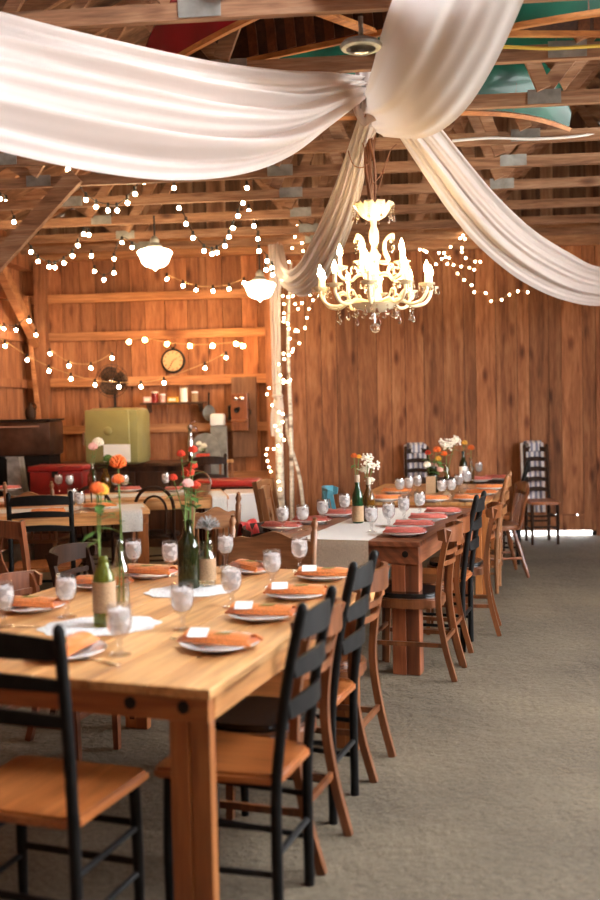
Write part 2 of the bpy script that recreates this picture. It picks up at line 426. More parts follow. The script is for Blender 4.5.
bp = N(nt, 'Bump'); bp.inputs['Strength'].default_value = .9; bp.inputs['Distance'].default_value = .03; L(ma.outputs[0], bp.inputs['Height']); L(bp.outputs[0], b.inputs['Normal'])
M['floor'] = mt
M['ground'] = plain('pale_gravel', (190, 188, 180), .95, noise=.1, nscale=8)

# striped cloth
mt, nt, b, out = newmat('striped_cotton'); L = nt.links.new
tc = N(nt, 'TexCoord'); wv = N(nt, 'TexWave', wave_type='BANDS', bands_direction='X'); wv.inputs['Scale'].default_value = 5.5
L(tc.outputs['Object'], wv.inputs['Vector']); r = ramp(nt, [(.45, lin((226, 216, 212))), (.6, lin((134, 132, 150)))]); L(wv.outputs['Fac'], r.inputs[0]); L(r.outputs[0], b.inputs['Base Color'])
b.inputs['Roughness'].default_value = .85; M['stripe'] = mt

# ------------------------------------------------------------------ the barn
BA = math.radians(-5.5)
UX = Vector((math.cos(BA), math.sin(BA), 0)); VX = Vector((-math.sin(BA), math.cos(BA), 0))
def B(u, v, z): return UX*u + VX*v + Vector((0, 0, z))
def inB(p): return (p.dot(UX), p.dot(VX), p.z)
VB, UL, UR, VF = 11.62, -4.4, 4.4, -2.2
ZP, ZR = 3.45, 5.75
def zroof(u): return ZR - (ZR-ZP)*abs(u)/4.55
def place(o): o.rotation_euler = (0, 0, BA); return o

f = MB(); f.grid(lambda a, c: Vector((UL + (UR-UL)*a, VF + (VB+.1-VF)*c, 0)), 8, 12)
floor = struct(place(f.build('floor', M['floor'])), 'grey brown gravel and dirt floor of the barn')
g = MB()
for (u0, u1, v0, v1) in ((-40, UL, -40, 50), (UR, 40, -40, 50), (UL, UR, VB+.1, 50), (UL, UR, -40, VF)):
    g.grid(lambda a, c: Vector((u0 + (u1-u0)*a, v0 + (v1-v0)*c, -.005)), 1, 1)
struct(place(g.build('ground', M['ground'])), 'pale gravel ground outside the barn')

# back wall: vertical boards
gapL = inB(Q(508, 537, 11.4))[0]; gapR = inB(Q(596, 537, 11.2))[0]
holes = [(inB(Q(px, py, 11.35))[0], Q(px, py, 11.35).z) for px, py in ((515, 515), (557, 515), (578, 515), (560, 397))]
SPL = -1.40
w = MB(); w2 = MB(); gb = MB()
def boards(mb, u0, u1, wmin, wmax, vface, z0f, z1f, hole=False):
    u = u0
    while u < u1 - .02:
        bw = min(random.uniform(wmin, wmax), u1-u)
        if u1-(u+bw) < .06: bw = u1-u
        off = random.uniform(0, .008); g_ = .003; a, c = u+g_, u+bw-g_
        z0, z1a, z1b = z0f((a+c)/2), z1f(a), z1f(c)
        hs = [h for h in holes if a+.01 < h[0] < c-.01] if hole else []
        spans = []
        if hs:
            hu, hz = hs[0]; q = .009
            mb.box(((a+c)/2, vface+.014+off, (z0+hz-q)/2), (c-a, .026, hz-q-z0))
            mb.box(((a+hu-q)/2, vface+.014+off, hz), (hu-q-a, .026, 2*q)); mb.box(((c+hu+q)/2, vface+.014+off, hz), (c-hu-q, .026, 2*q))
            z0 = hz+q
        zt = (z1a+z1b)/2
        mb.box(((a+c)/2, vface+.014+off, (z0+zt)/2), (c-a, .026, zt-z0))
        u += bw
boards(w, UL, SPL, .17, .27, VB, lambda u: 0, lambda u: 3.5)
lo = lambda u: .062 if gapL < u < gapR else 0.0
boards(w2, SPL, UR, .13, .24, VB, lo, lambda u: 3.5, True)
boards(gb, UL, UR, .14, .24, VB+.005, lambda u: 3.5, lambda u: zroof(u)+.085)
wl = struct(place(w.build('wall_back_left', M['wall'])), 'warm lit board wall behind the kitchen corner')
struct(place(w2.build('wall_back_right', M['wall2'])), 'tall plain board wall on the right')
struct(place(gb.build('wall_back_gable', M['gable'])), 'gable boards above the back wall')
d = MB()  # sheets added behind the boards so daylight does not leak through the gaps
d.box(((UL+SPL)/2, VB+.06, 1.75), (SPL-UL, .01, 3.5))
d.box(((SPL+gapL)/2, VB+.06, 1.75), (gapL-SPL, .01, 3.5)); d.box(((gapR+UR)/2, VB+.06, 1.75), (UR-gapR, .01, 3.5))
hz_ = sum(h[1] for h in holes[:3])/3
d.box(((gapL+gapR)/2, VB+.06, (hz_+.05+3.5)/2), (gapR-gapL, .01, 3.5-hz_-.05)); d.box(((gapL+gapR)/2, VB+.06, (.065+hz_-.05)/2), (gapR-gapL, .01, hz_-.115))
us_ = [gapL]+sorted(h[0] for h in holes[:3])+[gapR]
for a_, c_ in zip(us_[:-1], us_[1:]): d.box(((a_+c_)/2, VB+.06, hz_), (c_-a_-.05, .01, .102))
d.prism([(UL, 3.45), (UR, 3.45), (UR, zroof(UR)+.08), (0, ZR+.08), (UL, zroof(UL)+.08)], VB+.06, VB+.07, Matrix(((1, 0, 0), (0, 0, 1), (0, 1, 0))))
struct(place(d.build('wall_back_light_block', M['dark'])), 'added dark sheet blocking daylight behind the back boards')
# girts on the left part, top plate, corner post
t = MB()
for z, h in ((2.87, .10), (2.42, .10), (1.88, .11), (1.32, .10), (.75, .10)):
    t.box(((UL+SPL)/2, VB-.03, z), (SPL-UL, .06, h), bevel=.004)
t.box(((UL+SPL)/2, VB-.06, 3.42), (SPL-UL, .12, .22), bevel=.006)
struct(place(t.build('trim_girts', M['girt'])), 'horizontal girts across the warm board wall')
t = MB(); t.box(((SPL+UR)/2, VB-.06, 3.41), (UR-SPL, .12, .24), bevel=.006)
struct(place(t.build('trim_plate', M['beam'])), 'weathered top beam over the right board wall')
t = MB()
t.box((UL+.26, VB-.09, 1.65), (.13, .14, 3.3)); t.box((SPL+.0, VB-.08, 1.7), (.16, .16, 3.4))
for v in (10.2, 7.9, 5.5, 3.0, .5, -2.0):
    t.box((UL+.08, v, 1.65), (.15, .15, 3.3))
    if v not in (3.0, 5.5, 7.9): t.box((UR-.08, v, 1.65), (.15, .15, 3.3))
struct(place(t.build('trim_posts', M['wall'])), 'square barn posts along the walls')
t = MB()
t.bar((UL+.2, VB-.12, 2.35), (UL+.2, VB-1.5, 3.35), .09, .13)
t.bar((UL+.25, VB-.13, 1.0), (UL+.1, VB-.13, 2.9), .05, .1)
struct(place(t.build('trim_brace', M['girt'])), 'diagonal brace at the left corner post')
# side walls
lw = MB(); v = VF
while v < VB:
    bw = random.uniform(.18, .28); lw.box((UL-.02+random.uniform(0, .008), v+bw/2, 1.815), (.026, bw-.006, 3.63)); v += bw
for z in (.75, 1.32, 1.88, 2.42, 2.87): lw.box((UL+.03, (VF+VB)/2, z), (.05, VB-VF, .1))
lw.box((UL+.08, (VF+VB)/2, 3.32), (.16, VB-VF, .22))
struct(place(lw.build('wall_left', M['wall'])), 'board wall along the left side')
d = MB(); d.box((UL-.06, (VF+VB)/2, 1.81), (.01, VB-VF, 3.62)); struct(place(d.build('wall_left_light_block', M['dark'])), 'added dark sheet blocking daylight behind the left boards')  # unseen sheet added to keep the gaps between the left boards dark
rw = MB(); v = VF
DR = (2.6, 7.2, 2.95)                            # out-of-view opening added to the right wall to let daylight in
while v < VB:
    bw = random.uniform(.18, .28)
    z0 = DR[2] if DR[0] < v+bw/2 < DR[1] else 0
    if z0:                                          # boards below and above the added daylight opening
        rw.box((UR+.02, v+bw/2, .55), (.026, bw-.004, 1.1)); rw.box((UR+.02, v+bw/2, (z0+3.5)/2), (.026, bw-.004, 3.5-z0))
    else: rw.box((UR+.02, v+bw/2, (z0+3.5)/2), (.026, bw-.004, 3.5-z0))
    v += bw
rw.box((UR-.08, (VF+VB)/2, 3.32), (.16, VB-VF, .22))
struct(place(rw.build('wall_right', M['wall2'])), 'board wall on the right with an added opening for daylight')
fwl = MB(); u = UL
while u < UR:
    bw = random.uniform(.18, .28)
    um = u+bw/2
    if False:
        fwl.box((um, VF-.02, 1.15), (bw-.002, .026, 2.3)); zt_ = min(4.3, zroof(um)-.1); fwl.box((um, VF-.02, (zt_+zroof(um))/2), (bw-.002, .026, zroof(um)-zt_))
    else: fwl.box((um, VF-.02, zroof(um)/2), (bw-.002, .026, zroof(um)))
    u += bw
struct(place(fwl.build('wall_front', M['wall2'])), 'plain board wall behind the viewer')
# roof boards and trusses
SK = (.6, 2.9, 1.3, 4.0)                         # unseen roof opening added for daylight: u from, to, v from, to
rf = MB()
for sgn in (-1, 1):
    v = VF
    while v < VB+.3:
        bw = random.uniform(.15, .22)
        if sgn > 0 and SK[2] < v+bw/2 < SK[3]:
            for ua, ub in ((4.9, SK[1]), (SK[0], 0)): rf.bar((ua, v+bw/2, zroof(ua)+.1), (ub, v+bw/2, zroof(ub)+.1), bw-.004, .025)
        else: rf.bar((sgn*4.9, v+bw/2, zroof(4.9)+.1), (0, v+bw/2, ZR+.1), bw-.004, .025)
        v += bw
struct(place(rf.build('ceiling', M['roof'])), 'plank roof on timber trusses')
rs = MB()
def sheet(ua, ub, va, vb): rs.bar((ua, (va+vb)/2, zroof(ua)+.135), (ub, (va+vb)/2, zroof(ub)+.135), vb-va, .02)
sheet(-4.95, 0, VF-.1, VB+.4); sheet(4.95, 0, VF-.1, SK[2]); sheet(4.95, 0, SK[3], VB+.4); sheet(4.95, SK[1], SK[2], SK[3]); sheet(SK[0], 0, SK[2], SK[3])
struct(place(rs.build('ceiling_roofing', M['dark'])), 'dark roofing over the planks')
ZW = 3.44
TV = [-1.2, .6, 2.2, 3.1, 3.9, 4.66, 5.48, 6.3, 7.18, 7.9, 8.72, 9.62, 10.49, 11.2]
for k, v in enumerate(TV):
    t = MB(); ch, th = .08, .045
    t.box((0, v, 3.39), (8.9, th, ch))
    for s in (-1, 1):
        t.bar((s*4.75, v, zroof(4.75)+.02), (0, v, ZR+.02), th, .12)
        jog = random.uniform(-.12, .12)
        t.bar((s*.9+jog, v+.042, ZW), (s*2.0, v+.045, zroof(2.0)), .035, .085)
        t.bar((s*2.85+jog, v-.042, ZW), (s*2.0, v-.045, zroof(2.0)), .035, .085)
        t.bar((s*.9+jog, v-.042, ZW), (0, v-.045, ZR-.05), .035, .085)
        if v > 6.5:
            t.bar((s*2.85, v+.045, 3.40), (s*3.6, v+.045, zroof(3.6)), .035, .08)
            t.bar((s*.25+jog, v+.045, 3.38), (s*1.05, v+.045, zroof(1.05)), .035, .075)
    if abs(v-7.9) < .01 or abs(v-3.1) < .01:
        for s in (-1, 1): t.bar((s*4.3, v-.05, 1.65), (s*2.5, v-.05, 3.42), .06, .13)
    tr_ = struct(place(t.build('roof_truss', M['beam'])), 'timber roof truss across the barn')
    for pu in (-2.85, -.9, .9, 2.85):
        g_ = MB(); g_.box((pu+.03, v-.026 if pu in (-2.85, 2.85) else v-.0255, 3.40), (.2, .004, .085)); g_.build('nail_plate', M['galv'], tr_)

# ------------------------------------------------------------------ canoes stored on the trusses
def canoe(label, tip, ang, length, mat, beam=.86, depth=.34, droop=.16, roll=0):
    root = thing('canoe', label, 'canoe', tip, ang, None); root.rotation_euler = (math.radians(roll), 0, ang)
    def half(x): return beam/2*max(0, math.cos(PI/2*min(1, abs(x))))**.95
    def hull_pt(a, c, k=1.0):
        x = -1+2*a; th = PI*c
        hb = half(x)*k + .004
        dz = depth*(1-.12*abs(x)**3-.6*max(0, (abs(x)-.8)/.2)**2.2)*k
        rise = -droop*abs(x)**3.2
        y = -math.cos(th)*hb; z = rise + math.sin(th)**.75*dz if 0 < c < 1 else rise
        return Vector(((1+x)*length/2, y, z))
    h = MB(); h.grid(lambda a, c: hull_pt(a, c), 40, 16); h.build('hull', mat, root, True)
    i = MB(); i.grid(lambda a, c: hull_pt(.015+.97*a, c, .955), 40, 16); ins = i.build('lining', M['rib'], root, True)
    for k in range(6, 35):
        a0 = k/40
        r = MB(); r.ribbon([hull_pt(a0, j/14, .925) for j in range(15)], .06, .008, [Vector((0, -math.cos(PI*j/14), .01+math.sin(PI*j/14))) for j in range(15)])
        r.build('rib', M['rib2'], ins)
    for c in (0, 1):
        gw = MB(); gw.ribbon([hull_pt(j/40, c) + Vector((0, (.012 if c else -.012), -.012)) for j in range(41)], .028, .028)
        gw.build('gunwale', M['gunwale'], root)
    for a in (.3, .5, .7):
        t = MB(); p0, p1 = hull_pt(a, 0), hull_pt(a, 1); t.bar(p0, p1, .06, .02); t.build('thwart', M['gunwale'], root)
    return root
p = Q(140, 56, 6.0)
canoe('red canoe upside down on the roof beams at upper left', (-.86, 5.85, 3.49), math.radians(-36), 4.4, M['canoe_red'], .90, .44, .04, 5)
canoe('green canoe whose drooping bow shows below a beam at upper right', (-1.15, 6.66, 3.60), math.radians(-.5), 3.0, M['canoe_green'], .74, .36, .27, 38)
canoe('dark canoe with open ribbed inside at top right edge', (1.0, 5.14, 3.46), math.radians(-4), 3.3, M['canoe_green'], .52, .3, .03)
canoe('green canoe sliver between two beams at right top', (1.02, 5.80, 3.56), math.radians(-2), 3.2, M['canoe_green'], .6, .34, .03, 25)
pd = thing('canoe_paddle', 'orange wooden paddle shaft lying under the red canoe', 'paddle', Q(304, 39, 5.6), 0)
t = MB(); a = Vector((0, 0, 0)); e = Q(364, 37, 5.75)-Q(304, 39, 5.6)
t.tube([a, e*.3], .018, 8); t.build('grip', M['gunwale'], pd); t = MB(); t.tube([e*.28, e*1.2], .026, 8); t.build('shaft', M['gunwale'], pd)
fx = thing('round_fixture', 'round metal fixture on a beam above the fabric knot', 'fixture', Q(361, 46, 4.72), 0)
t = MB(); t.lathe([(0, .03), (.04, .03), (.085, .018), (.10, .0), (.092, -.012), (.07, -.016)], 20); t.build('rim', M['galv'], fx, True)
t = MB(); t.lathe([(.07, -.015), (.05, -.03), (.0, -.038)], 20); t.build('lens', M['bglass'], fx, True)
t = MB(); t.tube([(0, 0, .03), (0, 0, max(.05, 3.352-fx.location.z))], .012, 8); t.build('stem', M['galv'], fx)
def cable(pts, mat, label, r=.006):
    t = MB(); t.tube(catmull(pts, 5), r, 6); return tag(t.build('cable', mat), label, 'cable')
cable([Q(x, y, 5.2) for x, y in ((470, 46.5), (510, 47), (550, 48.5), (600, 46), (680, 44))], M['yellow'], 'yellow cable run along a roof beam at top right', .009)
cable([Q(x, y, 7.0) for x, y in ((452, 141), (490, 138), (530, 139), (570, 137), (600, 134), (680, 131))], M['white'], 'white cable lying along a roof beam behind the green bow', .010)

# ------------------------------------------------------------------ white fabric swags
def swag(name, label, A, Bd, nf, amp, nu=60, nv=64, ph=0.0, skew=.0, pw=1.0, parent=None, bowk=.18):
    a = catmull([Q(*p) for p in A], 8); c = catmull([Q(*p) for p in Bd], 8)
    rnd = random.Random(nf*7+len(A)); cf = [(rnd.uniform(.6, 1.4), rnd.uniform(0, 6.28)) for _ in range(4)]
    mid = sum((a[i] for i in range(len(a))), Vector())/len(a)
    def fn(u, v):
        pa, pc = samp(a, u), samp(c, u)
        du = (samp(a, min(1, u+.02))+samp(c, min(1, u+.02))-samp(a, max(0, u-.02))-samp(c, max(0, u-.02)))
        n = du.cross(pc-pa); n = n.normalized() if n.length > 1e-9 else Vector((0, 0, 1))
        wd = (pc-pa).length
        s = math.sin(2*PI*nf*(v**pw)+ph+skew*u) + .5*math.sin(2*PI*nf*1.7*v+cf[0][1]+1.5*u) + .3*math.sin(2*PI*nf*2.9*v+cf[1][1]-2*u)
        bow = math.sin(PI*v)*bowk*wd
        ed = min(1, min(v, 1-v)*8+.25)
        return pa.lerp(pc, v) + n*(s*amp(u)*ed + bow)
    mb = MB(); mb.grid(fn, nu, nv)
    o = mb.build(name, M['swag'], parent, 'all')
    if not parent: tag(o, label, 'fabric swag')
    return o
swag('fabric_swag', 'broad white fabric swag sweeping off to the left',
     [(364, 76, 6.0), (330, 72, 5.4), (280, 70, 5.1), (200, 60, 4.85), (100, 38, 4.6), (0, 12, 4.3), (-90, -18, 4.0), (-260, -90, 3.7)],
     [(364, 100, 6.0), (330, 126, 5.5), (290, 156, 5.2), (240, 175, 4.9), (170, 181, 4.6), (90, 172, 4.35), (0, 152, 4.1), (-90, 128, 3.9), (-260, 40, 3.7)],
     4, lambda u: .012+.026*math.sin(PI*min(1, u*1.3))**.7, ph=.6, skew=1.0)
swag('fabric_swag', 'wide white fabric swag rising overhead to the top edge',
     [(363, 98, 6.06), (371, 72, 5.25), (384, 24, 4.6), (397, -14, 4.15), (430, -120, 3.3), (470, -260, 2.6)],
     [(383, 137, 6.05), (425, 138, 5.75), (460, 116, 5.3), (492, 70, 4.85), (526, -4, 4.25), (560, -100, 3.35), (620, -260, 2.6)],
     2, lambda u: .008+.006*u, ph=1.2, skew=.5, bowk=-.10)
swag('fabric_swag', 'narrow white fabric swag drooping back to the lit corner post',
     [(362, 108, 6.15), (350, 142, 6.4), (333, 190, 7.0), (318, 226, 7.6), (301, 260, 8.5), (289, 270, 9.4), (281, 262, 10.4), (276, 243, 11.2)],
     [(378, 128, 6.15), (369, 152, 6.4), (362, 190, 6.9), (349, 235, 7.5), (329, 276, 8.3), (309, 295, 9.2), (293, 290, 10.3), (282, 246, 11.2)],
     4, lambda u: .022, ph=.2)
swag('fabric_swag', 'white fabric swag falling to the right hand wall',
     [(396, 132, 6.1), (424, 175, 6.4), (450, 213, 6.8), (480, 248, 7.3), (520, 280, 7.9), (560, 299, 8.6), (600, 306, 9.2), (650, 300, 9.9), (720, 262, 10.6)],
     [(440, 126, 6.1), (470, 164, 6.5), (500, 199, 7.0), (535, 231, 7.6), (570, 253, 8.3), (600, 267, 9.0), (650, 268, 9.8), (720, 240, 10.6)],
     3, lambda u: .010+.013*math.sin(PI*u), ph=.9, skew=.5)
kn = thing('fabric_knot', 'gathered white fabric knot where the swags meet', 'fabric knot', Q(366, 98, 6.0), 0)
t = MB()
def loop(u, v):
    an = 2*PI*u; r = .085 + .03*math.cos(2*PI*v) + .008*math.sin(5*an+3)
    return Vector((.055*math.sin(an)*1.0 + .028*math.cos(2*PI*v)*math.sin(an), .05*math.cos(2*PI*v+an), r*math.cos(an)*1.35 - .02))
t.grid(loop, 40, 14); t.build('loop', M['swag'], kn, 'all')
t = MB(); t.grid(lambda u, v: Vector(((.05+.012*math.sin(12*PI*u+4*v))*math.cos(2*PI*u), (.05+.012*math.cos(10*PI*u))*math.sin(2*PI*u), -.07+.32*v)), 48, 8); t.build('gather', M['swag'], kn, 'all')
t = MB(); t.tube([(0.03, .02, .15), (.03, .04, 3.42-kn.location.z)], .012, 6); t.build('hanging_rope', M['cord'], kn)
# cloth down the corner post
pc = Q(278, 340, 11.3)
dr = thing('post_drape', 'white fabric hanging down the lit corner post', 'drape', (pc.x, pc.y-.02, 0), BA)
def zq(px, py, Y): return Q(px, py, Y).z
z0, zk, z1 = zq(278, 246, 11.3), zq(278, 396, 11.3), zq(275, 436, 11.3)
t = MB()
def dfn(u, v):
    z = z0 + (zk-z0)*u; wd = .062*(1-.2*u)
    an = -1.2+2.4*v
    return Vector((wd*math.sin(an) - .02 + .03*u*0, -.06-.05*math.cos(an) + .014*math.sin(v*19+u*2), z))
t.grid(dfn, 20, 28); t.build('upper_fall', M['swag'], dr, 'all')
t = MB()
t.grid(lambda u, v: Vector(((.03+.045*math.sin(PI*min(1, u*.75+.1)))*math.cos(2*PI*v)-.04*u, -.07+(.03+.03*math.sin(PI*u))*math.sin(2*PI*v)+.01*math.sin(v*30), zk+(z1-zk)*u)), 12, 30); t.build('lower_fall', M['swag'], dr, 'all')
t = MB(); t.lathe([(.05, -.02), (.065, 0), (.05, .02)], 16, (-.01, -.07, zk)); t.build('tie', M['swag'], dr, True)

# birch poles at the corner post
def pole(label, pts, r0, r1):
    t = MB(); q = catmull(pts, 6); n = len(q); t.tube(q, [r0+(r1-r0)*i/(n-1) for i in range(n)], 10)
    return tag(t.build('birch_pole', M['birch'], None, True), label, 'pole', None)
def at0(px, py, Y): return Q(px, py, Y)
def foot(px, Y): q = Q(px, 520, Y); return Vector((q.x, q.y, 0))
pole('thick white birch pole beside the draped corner post', [foot(281, 11.2), Q(279, 430, 11.2), Q(277, 330, 11.25), Q(279, 246, 11.3)], .05, .035)
pole('slim birch pole standing right of the thick birch pole', [foot(292, 11.15), Q(291, 430, 11.2), Q(288, 340, 11.25), Q(291, 262, 11.3)], .028, .015)
pole('thin stick leaning against the boards beside the birch poles', [foot(306, 11.0), Q(300, 480, 11.1), Q(288, 437, 11.3), Q(286, 415, 11.4)], .022, .016)

# ------------------------------------------------------------------ chandelier
CY = 6.3; cx0 = Q(375, 300, CY)
ch = thing('chandelier', 'glowing crystal chandelier with candle bulbs under the fabric knot', 'chandelier', (cx0.x, cx0.y, 0), 0)
def cz(py): return Q(375, py, CY).z
b = MB()
b.lathe([(0, cz(313)), (.06, cz(312)), (.13, cz(307)), (.15, cz(304)), (.10, cz(303)), (.045, cz(299)), (.03, cz(292)), (.045, cz(286)), (.05, cz(280)), (.03, cz(272)), (.028, cz(262)), (.045, cz(256)), (.02, cz(250)),
         (.016, cz(246)), (.027, cz(243)), (.033, cz(238)), (.029, cz(231)), (.018, cz(226)), (.02, cz(220)), (.03, cz(217)), (.05, cz(213)), (.02, cz(209)), (.012, cz(203)), (0, cz(200))], 20)
b.build('stem', M['gold'], ch, True)
cr = MB()
for k in range(10):
    an = 2*PI*k/10; ca, sa = math.cos(an), math.sin(an)
    pts = [Vector((r*ca, r*sa, z)) for r, z in ((.03, cz(220)), (.07, cz(216)), (.105, cz(208)), (.125, cz(203.5)), (.128, cz(205.5)))]
    cr.ribbon(pts, [.03, .06, .075, .05, .02], .006)
cr.build('crown', M['gold'], ch, True)
def drop(parent, c, s=1.0, n=2):
    d = MB(); z = 0; c = Vector(c)
    for i in range(n): d.ball(c+Vector((0, 0, -z-.008*s)), .0065*s, 6); z += .017*s
    d.lathe([(0, -z-.001), (.0045*s, -z-.006*s), (.011*s, -z-.028*s), (.009*s, -z-.036*s), (0, -z-.042*s)], 6, c)
    return d.build('crystal_drop', M['crystal'], parent)
for k in range(10):
    an = 2*PI*k/10; drop(ch, (.126*math.cos(an), .126*math.sin(an), cz(206)), .9, 4)
def arm(an, R, ztip, zlow, zroot, r0, tall):
    ca, sa = math.cos(an), math.sin(an)
    pr = [(r0, zroot), (r0+.06*R/.36, zroot+.01), (R*.5, zlow+.03), (R*.68, zlow), (R*.88, zlow+.012), (R*.985, ztip-.035), (R, ztip)]
    pts = catmull([Vector((r*ca, r*sa, z)) for r, z in pr], 5)
    a = MB(); a.tube(pts, .0105, 8)
    a.tube(catmull([Vector((r*ca, r*sa, z)) for r, z in ((R*.45, zlow+.035), (R*.56, zlow+.085), (R*.68, zlow+.075), (R*.66, zlow+.04))], 4), .007, 6)
    A = a.build('arm', M['gold'], ch, True)
    c = (R*ca, R*sa, ztip)
    d = MB(); d.lathe([(0, 0), (.018, .0), (.035, .008), (.05, .02), (.052, .023), (.034, .014), (0, .01)], 14, c); d.build('drip_dish', M['gold'], A, True)
    s = MB(); s.lathe([(.013, .008), (.0135, .02), (.0125, tall), (0, tall)], 10, c); s.build('candle_sleeve', M['candle'], A, True)
    f = MB(); f.lathe([(.007, tall), (.016, tall+.018), (.0175, tall+.03), (.012, tall+.052), (.005, tall+.07), (0, tall+.08)], 10, c); f.build('flame_bulb', M['flame'], A, True)
    for q in range(5):
        an2 = an + 2*PI*q/5
        drop(A, (R*ca+.05*math.cos(an2), R*sa+.05*math.sin(an2), ztip+.02), .8, 1)
    drop(A, (R*.68*ca, R*.68*sa, zlow-.01), 1.25, 2)
for k in range(10): arm(2*PI*(k+.22)/10, .345 if k % 2 else .36, cz(291), cz(306), cz(303), .05, .085)
for k in range(5): arm(2*PI*(k+.4)/5, .215, cz(269), cz(280), cz(276), .03, .085)
for k in range(6):                       # upward scrolls around the stem
    an = 2*PI*(k+.5)/6; ca, sa = math.cos(an), math.sin(an)
    s = MB(); s.tube(catmull([Vector((r*ca, r*sa, z)) for r, z in ((.03, cz(262)), (.10, cz(262)), (.075, cz(250)), (.085, cz(240)), (.125, cz(236)), (.13, cz(241)))], 5), .010, 8); S = s.build('scroll', M['gold'], ch, True)
    drop(S, (.13*ca, .13*sa, cz(241)), 1.2, 1)
for k in range(12):
    an = 2*PI*k/12; drop(ch, (.135*math.cos(an), .135*math.sin(an), cz(306)), 1.2, 1)
fb = MB(); fb.ball((0, 0, cz(328)), .032, 14); fb.tube([(0, 0, cz(312)), (0, 0, cz(323.5))], .006, 6); fb.build('finial_ball', M['crystal'], ch, True)
chn = MB(); chn.tube([(0, 0, cz(201)), (-.005, 0, cz(150)), (-.01, -.05, cz(118))], .008, 6); chn.build('hanging_chain', M['gold'], ch)
vn = thing('vine_bundle', 'twisted willow vines wrapped round the chandelier chain', 'vines', (cx0.x, cx0.y, 0), 0)
t = MB(); rv = random.Random(5)
for k in range(11):
    ph = rv.uniform(0, 6.28); rr = rv.uniform(.012, .035); tw = rv.uniform(1.5, 4)
    t.tube(catmull([Vector((-.012+rr*math.cos(ph+tw*i/7)*(1.2-.5*i/7), rr*math.sin(ph+tw*i/7), cz(130)+(cz(202)-cz(130))*i/7)) for i in range(8)], 3), rv.uniform(.005, .011), 6)
t.build('twisted_stems', M['vine'], vn, True)
for pts in (((0, 160), (-.06, 168), (-.12, 165), (-.15, 150)), ((0, 185), (.06, 172), (.11, 152), (.15, 145)), ((0, 195), (.04, 185), (.08, 165), (.10, 160)), ((-.01, 175), (-.05, 150), (-.07, 138))):
    t = MB(); t.tube(catmull([Vector((x, rv.uniform(-.03, .03), cz(y))) for x, y in pts], 4), .0035, 5); t.build('twig', M['vine'], vn)

# ------------------------------------------------------------------ pendant lamps
def pendant(label, px, py, Y, vtop):
    c = Q(px, py, Y)
    r = thing('pendant_lamp', label, 'pendant lamp', (c.x, c.y, c.z), 0)
    t = MB(); t.lathe([(0, -.112), (.009, -.109), (.014, -.096), (.032, -.086), (.088, -.069), (.122, -.04), (.136, -.004), (.148, .028), (.163, .05), (.165, .064), (.147, .080), (.10, .095), (.068, .102), (.06, .112)], 28)
    t.build('glass_globe', M['globe'], r, True)
    t = MB(); t.lathe([(.075, .1), (.078, .115), (.062, .13), (.04, .15), (.045, .175), (.03, .2), (.012, .215), (0, .22)], 20); t.build('fitter', M['galv'], r, True)
    t = MB(); t.tube([(0, 0, .21), (0, 0, 3.36-c.z)], .009, 6); t.build('cord', M['cord'], r)
    return r
pendant('white glass schoolhouse pendant lamp hanging nearer the fridge', 155, 259, 9.45, 9.6)
pendant('white glass schoolhouse pendant lamp beside the corner post', 260, 291, 10.35, 10.5)

# ------------------------------------------------------------------ string lights
def bulb_mesh(r, mat, name):
    t = MB(); t.ball((0, 0, 0), r, 10); o = t.build(name, mat, None, True); me = o.data; bpy.data.objects.remove(o); return me
BM = {'globe': bulb_mesh(.0185, M['bulb'], 'globe_bulb'), 'fairy': bulb_mesh(.0115, M['fairy'], 'fairy_bulb'), 'hot': bulb_mesh(.026, M['hotbulb'], 'bright_bulb')}
t = MB(); t.lathe([(.012, .02), (.014, .03), (.013, .06), (.006, .066)], 8); _o = t.build('socket', M['cord']); SOCK = _o.data; bpy.data.objects.remove(_o)
def lights(name, label, pts, kind='globe', Y=10.5, cord='cord', sock=True, hang=.05, ends=None):
    pts = [Q(p[0], p[1], (p[2] if len(p) > 2 else Y)) for p in pts]
    r = thing(name, label, 'string lights', pts[0], 0)
    o0 = Vector(pts[0])
    cp = [p - o0 + Vector((0, 0, hang)) for p in pts]
    if ends:
        for e, at in ends:
            (cp.insert(0, e-o0) if at == 0 else cp.append(e-o0))
    t = MB(); t.tube(catmull(cp, 4), .0045 if kind != 'fairy' else .003, 5); t.build('wire', M[cord], r)
    for p in pts:
        o = bpy.data.objects.new('light_bulb', BM[kind]); COL.objects.link(o); o.parent = r; o.location = p-o0
        if sock:
            s = bpy.data.objects.new('socket', SOCK); COL.objects.link(s); s.parent = o
    return r
def z4(pts, ox, oy, k): return [(ox+x/k, oy+y/k) for x, y in pts]
lights('string_lights', 'dark-corded globe lights drooping from the beams at upper left', [(68, 169.5), (76, 186), (86, 200), (96, 207), (108, 210.5), (117, 210.5), (127.5, 203), (135, 194), (144, 182)], 'globe', 8.3)
lights('string_lights', 'short run of globe lights dropping from under the left swag', [(174, 176), (174, 188), (179, 208), (186, 224), (193, 238), (204, 251), (212, 254), (217, 252.5), (225, 246), (229, 237), (233, 228), (238, 216), (243, 203), (247, 197), (247, 188)], 'globe', 9.0)
lights('string_lights', 'globe lights running from the swag down past the right pendant', [(249, 211), (254, 226), (258, 239), (259, 251), (267, 261), (266, 270), (272, 268), (272.5, 275)], 'globe', 9.8)
lights('string_lights', 'globe lights looping below the diagonal brace at far left', [(0, 199), (6, 202), (14, 222), (22, 239), (31, 252), (38, 261.5), (49, 267), (55, 267.5), (64, 263), (72.5, 256), (78, 245.5), (84, 234), (89, 235)], 'globe', 9.6)
lights('string_lights', 'globe lights in a small loop left of the fridge pendant', [(91.5, 256), (94.5, 271.5), (104, 280), (114, 273), (114, 259), (122, 242.5), (132, 247.5)], 'globe', 10.4)
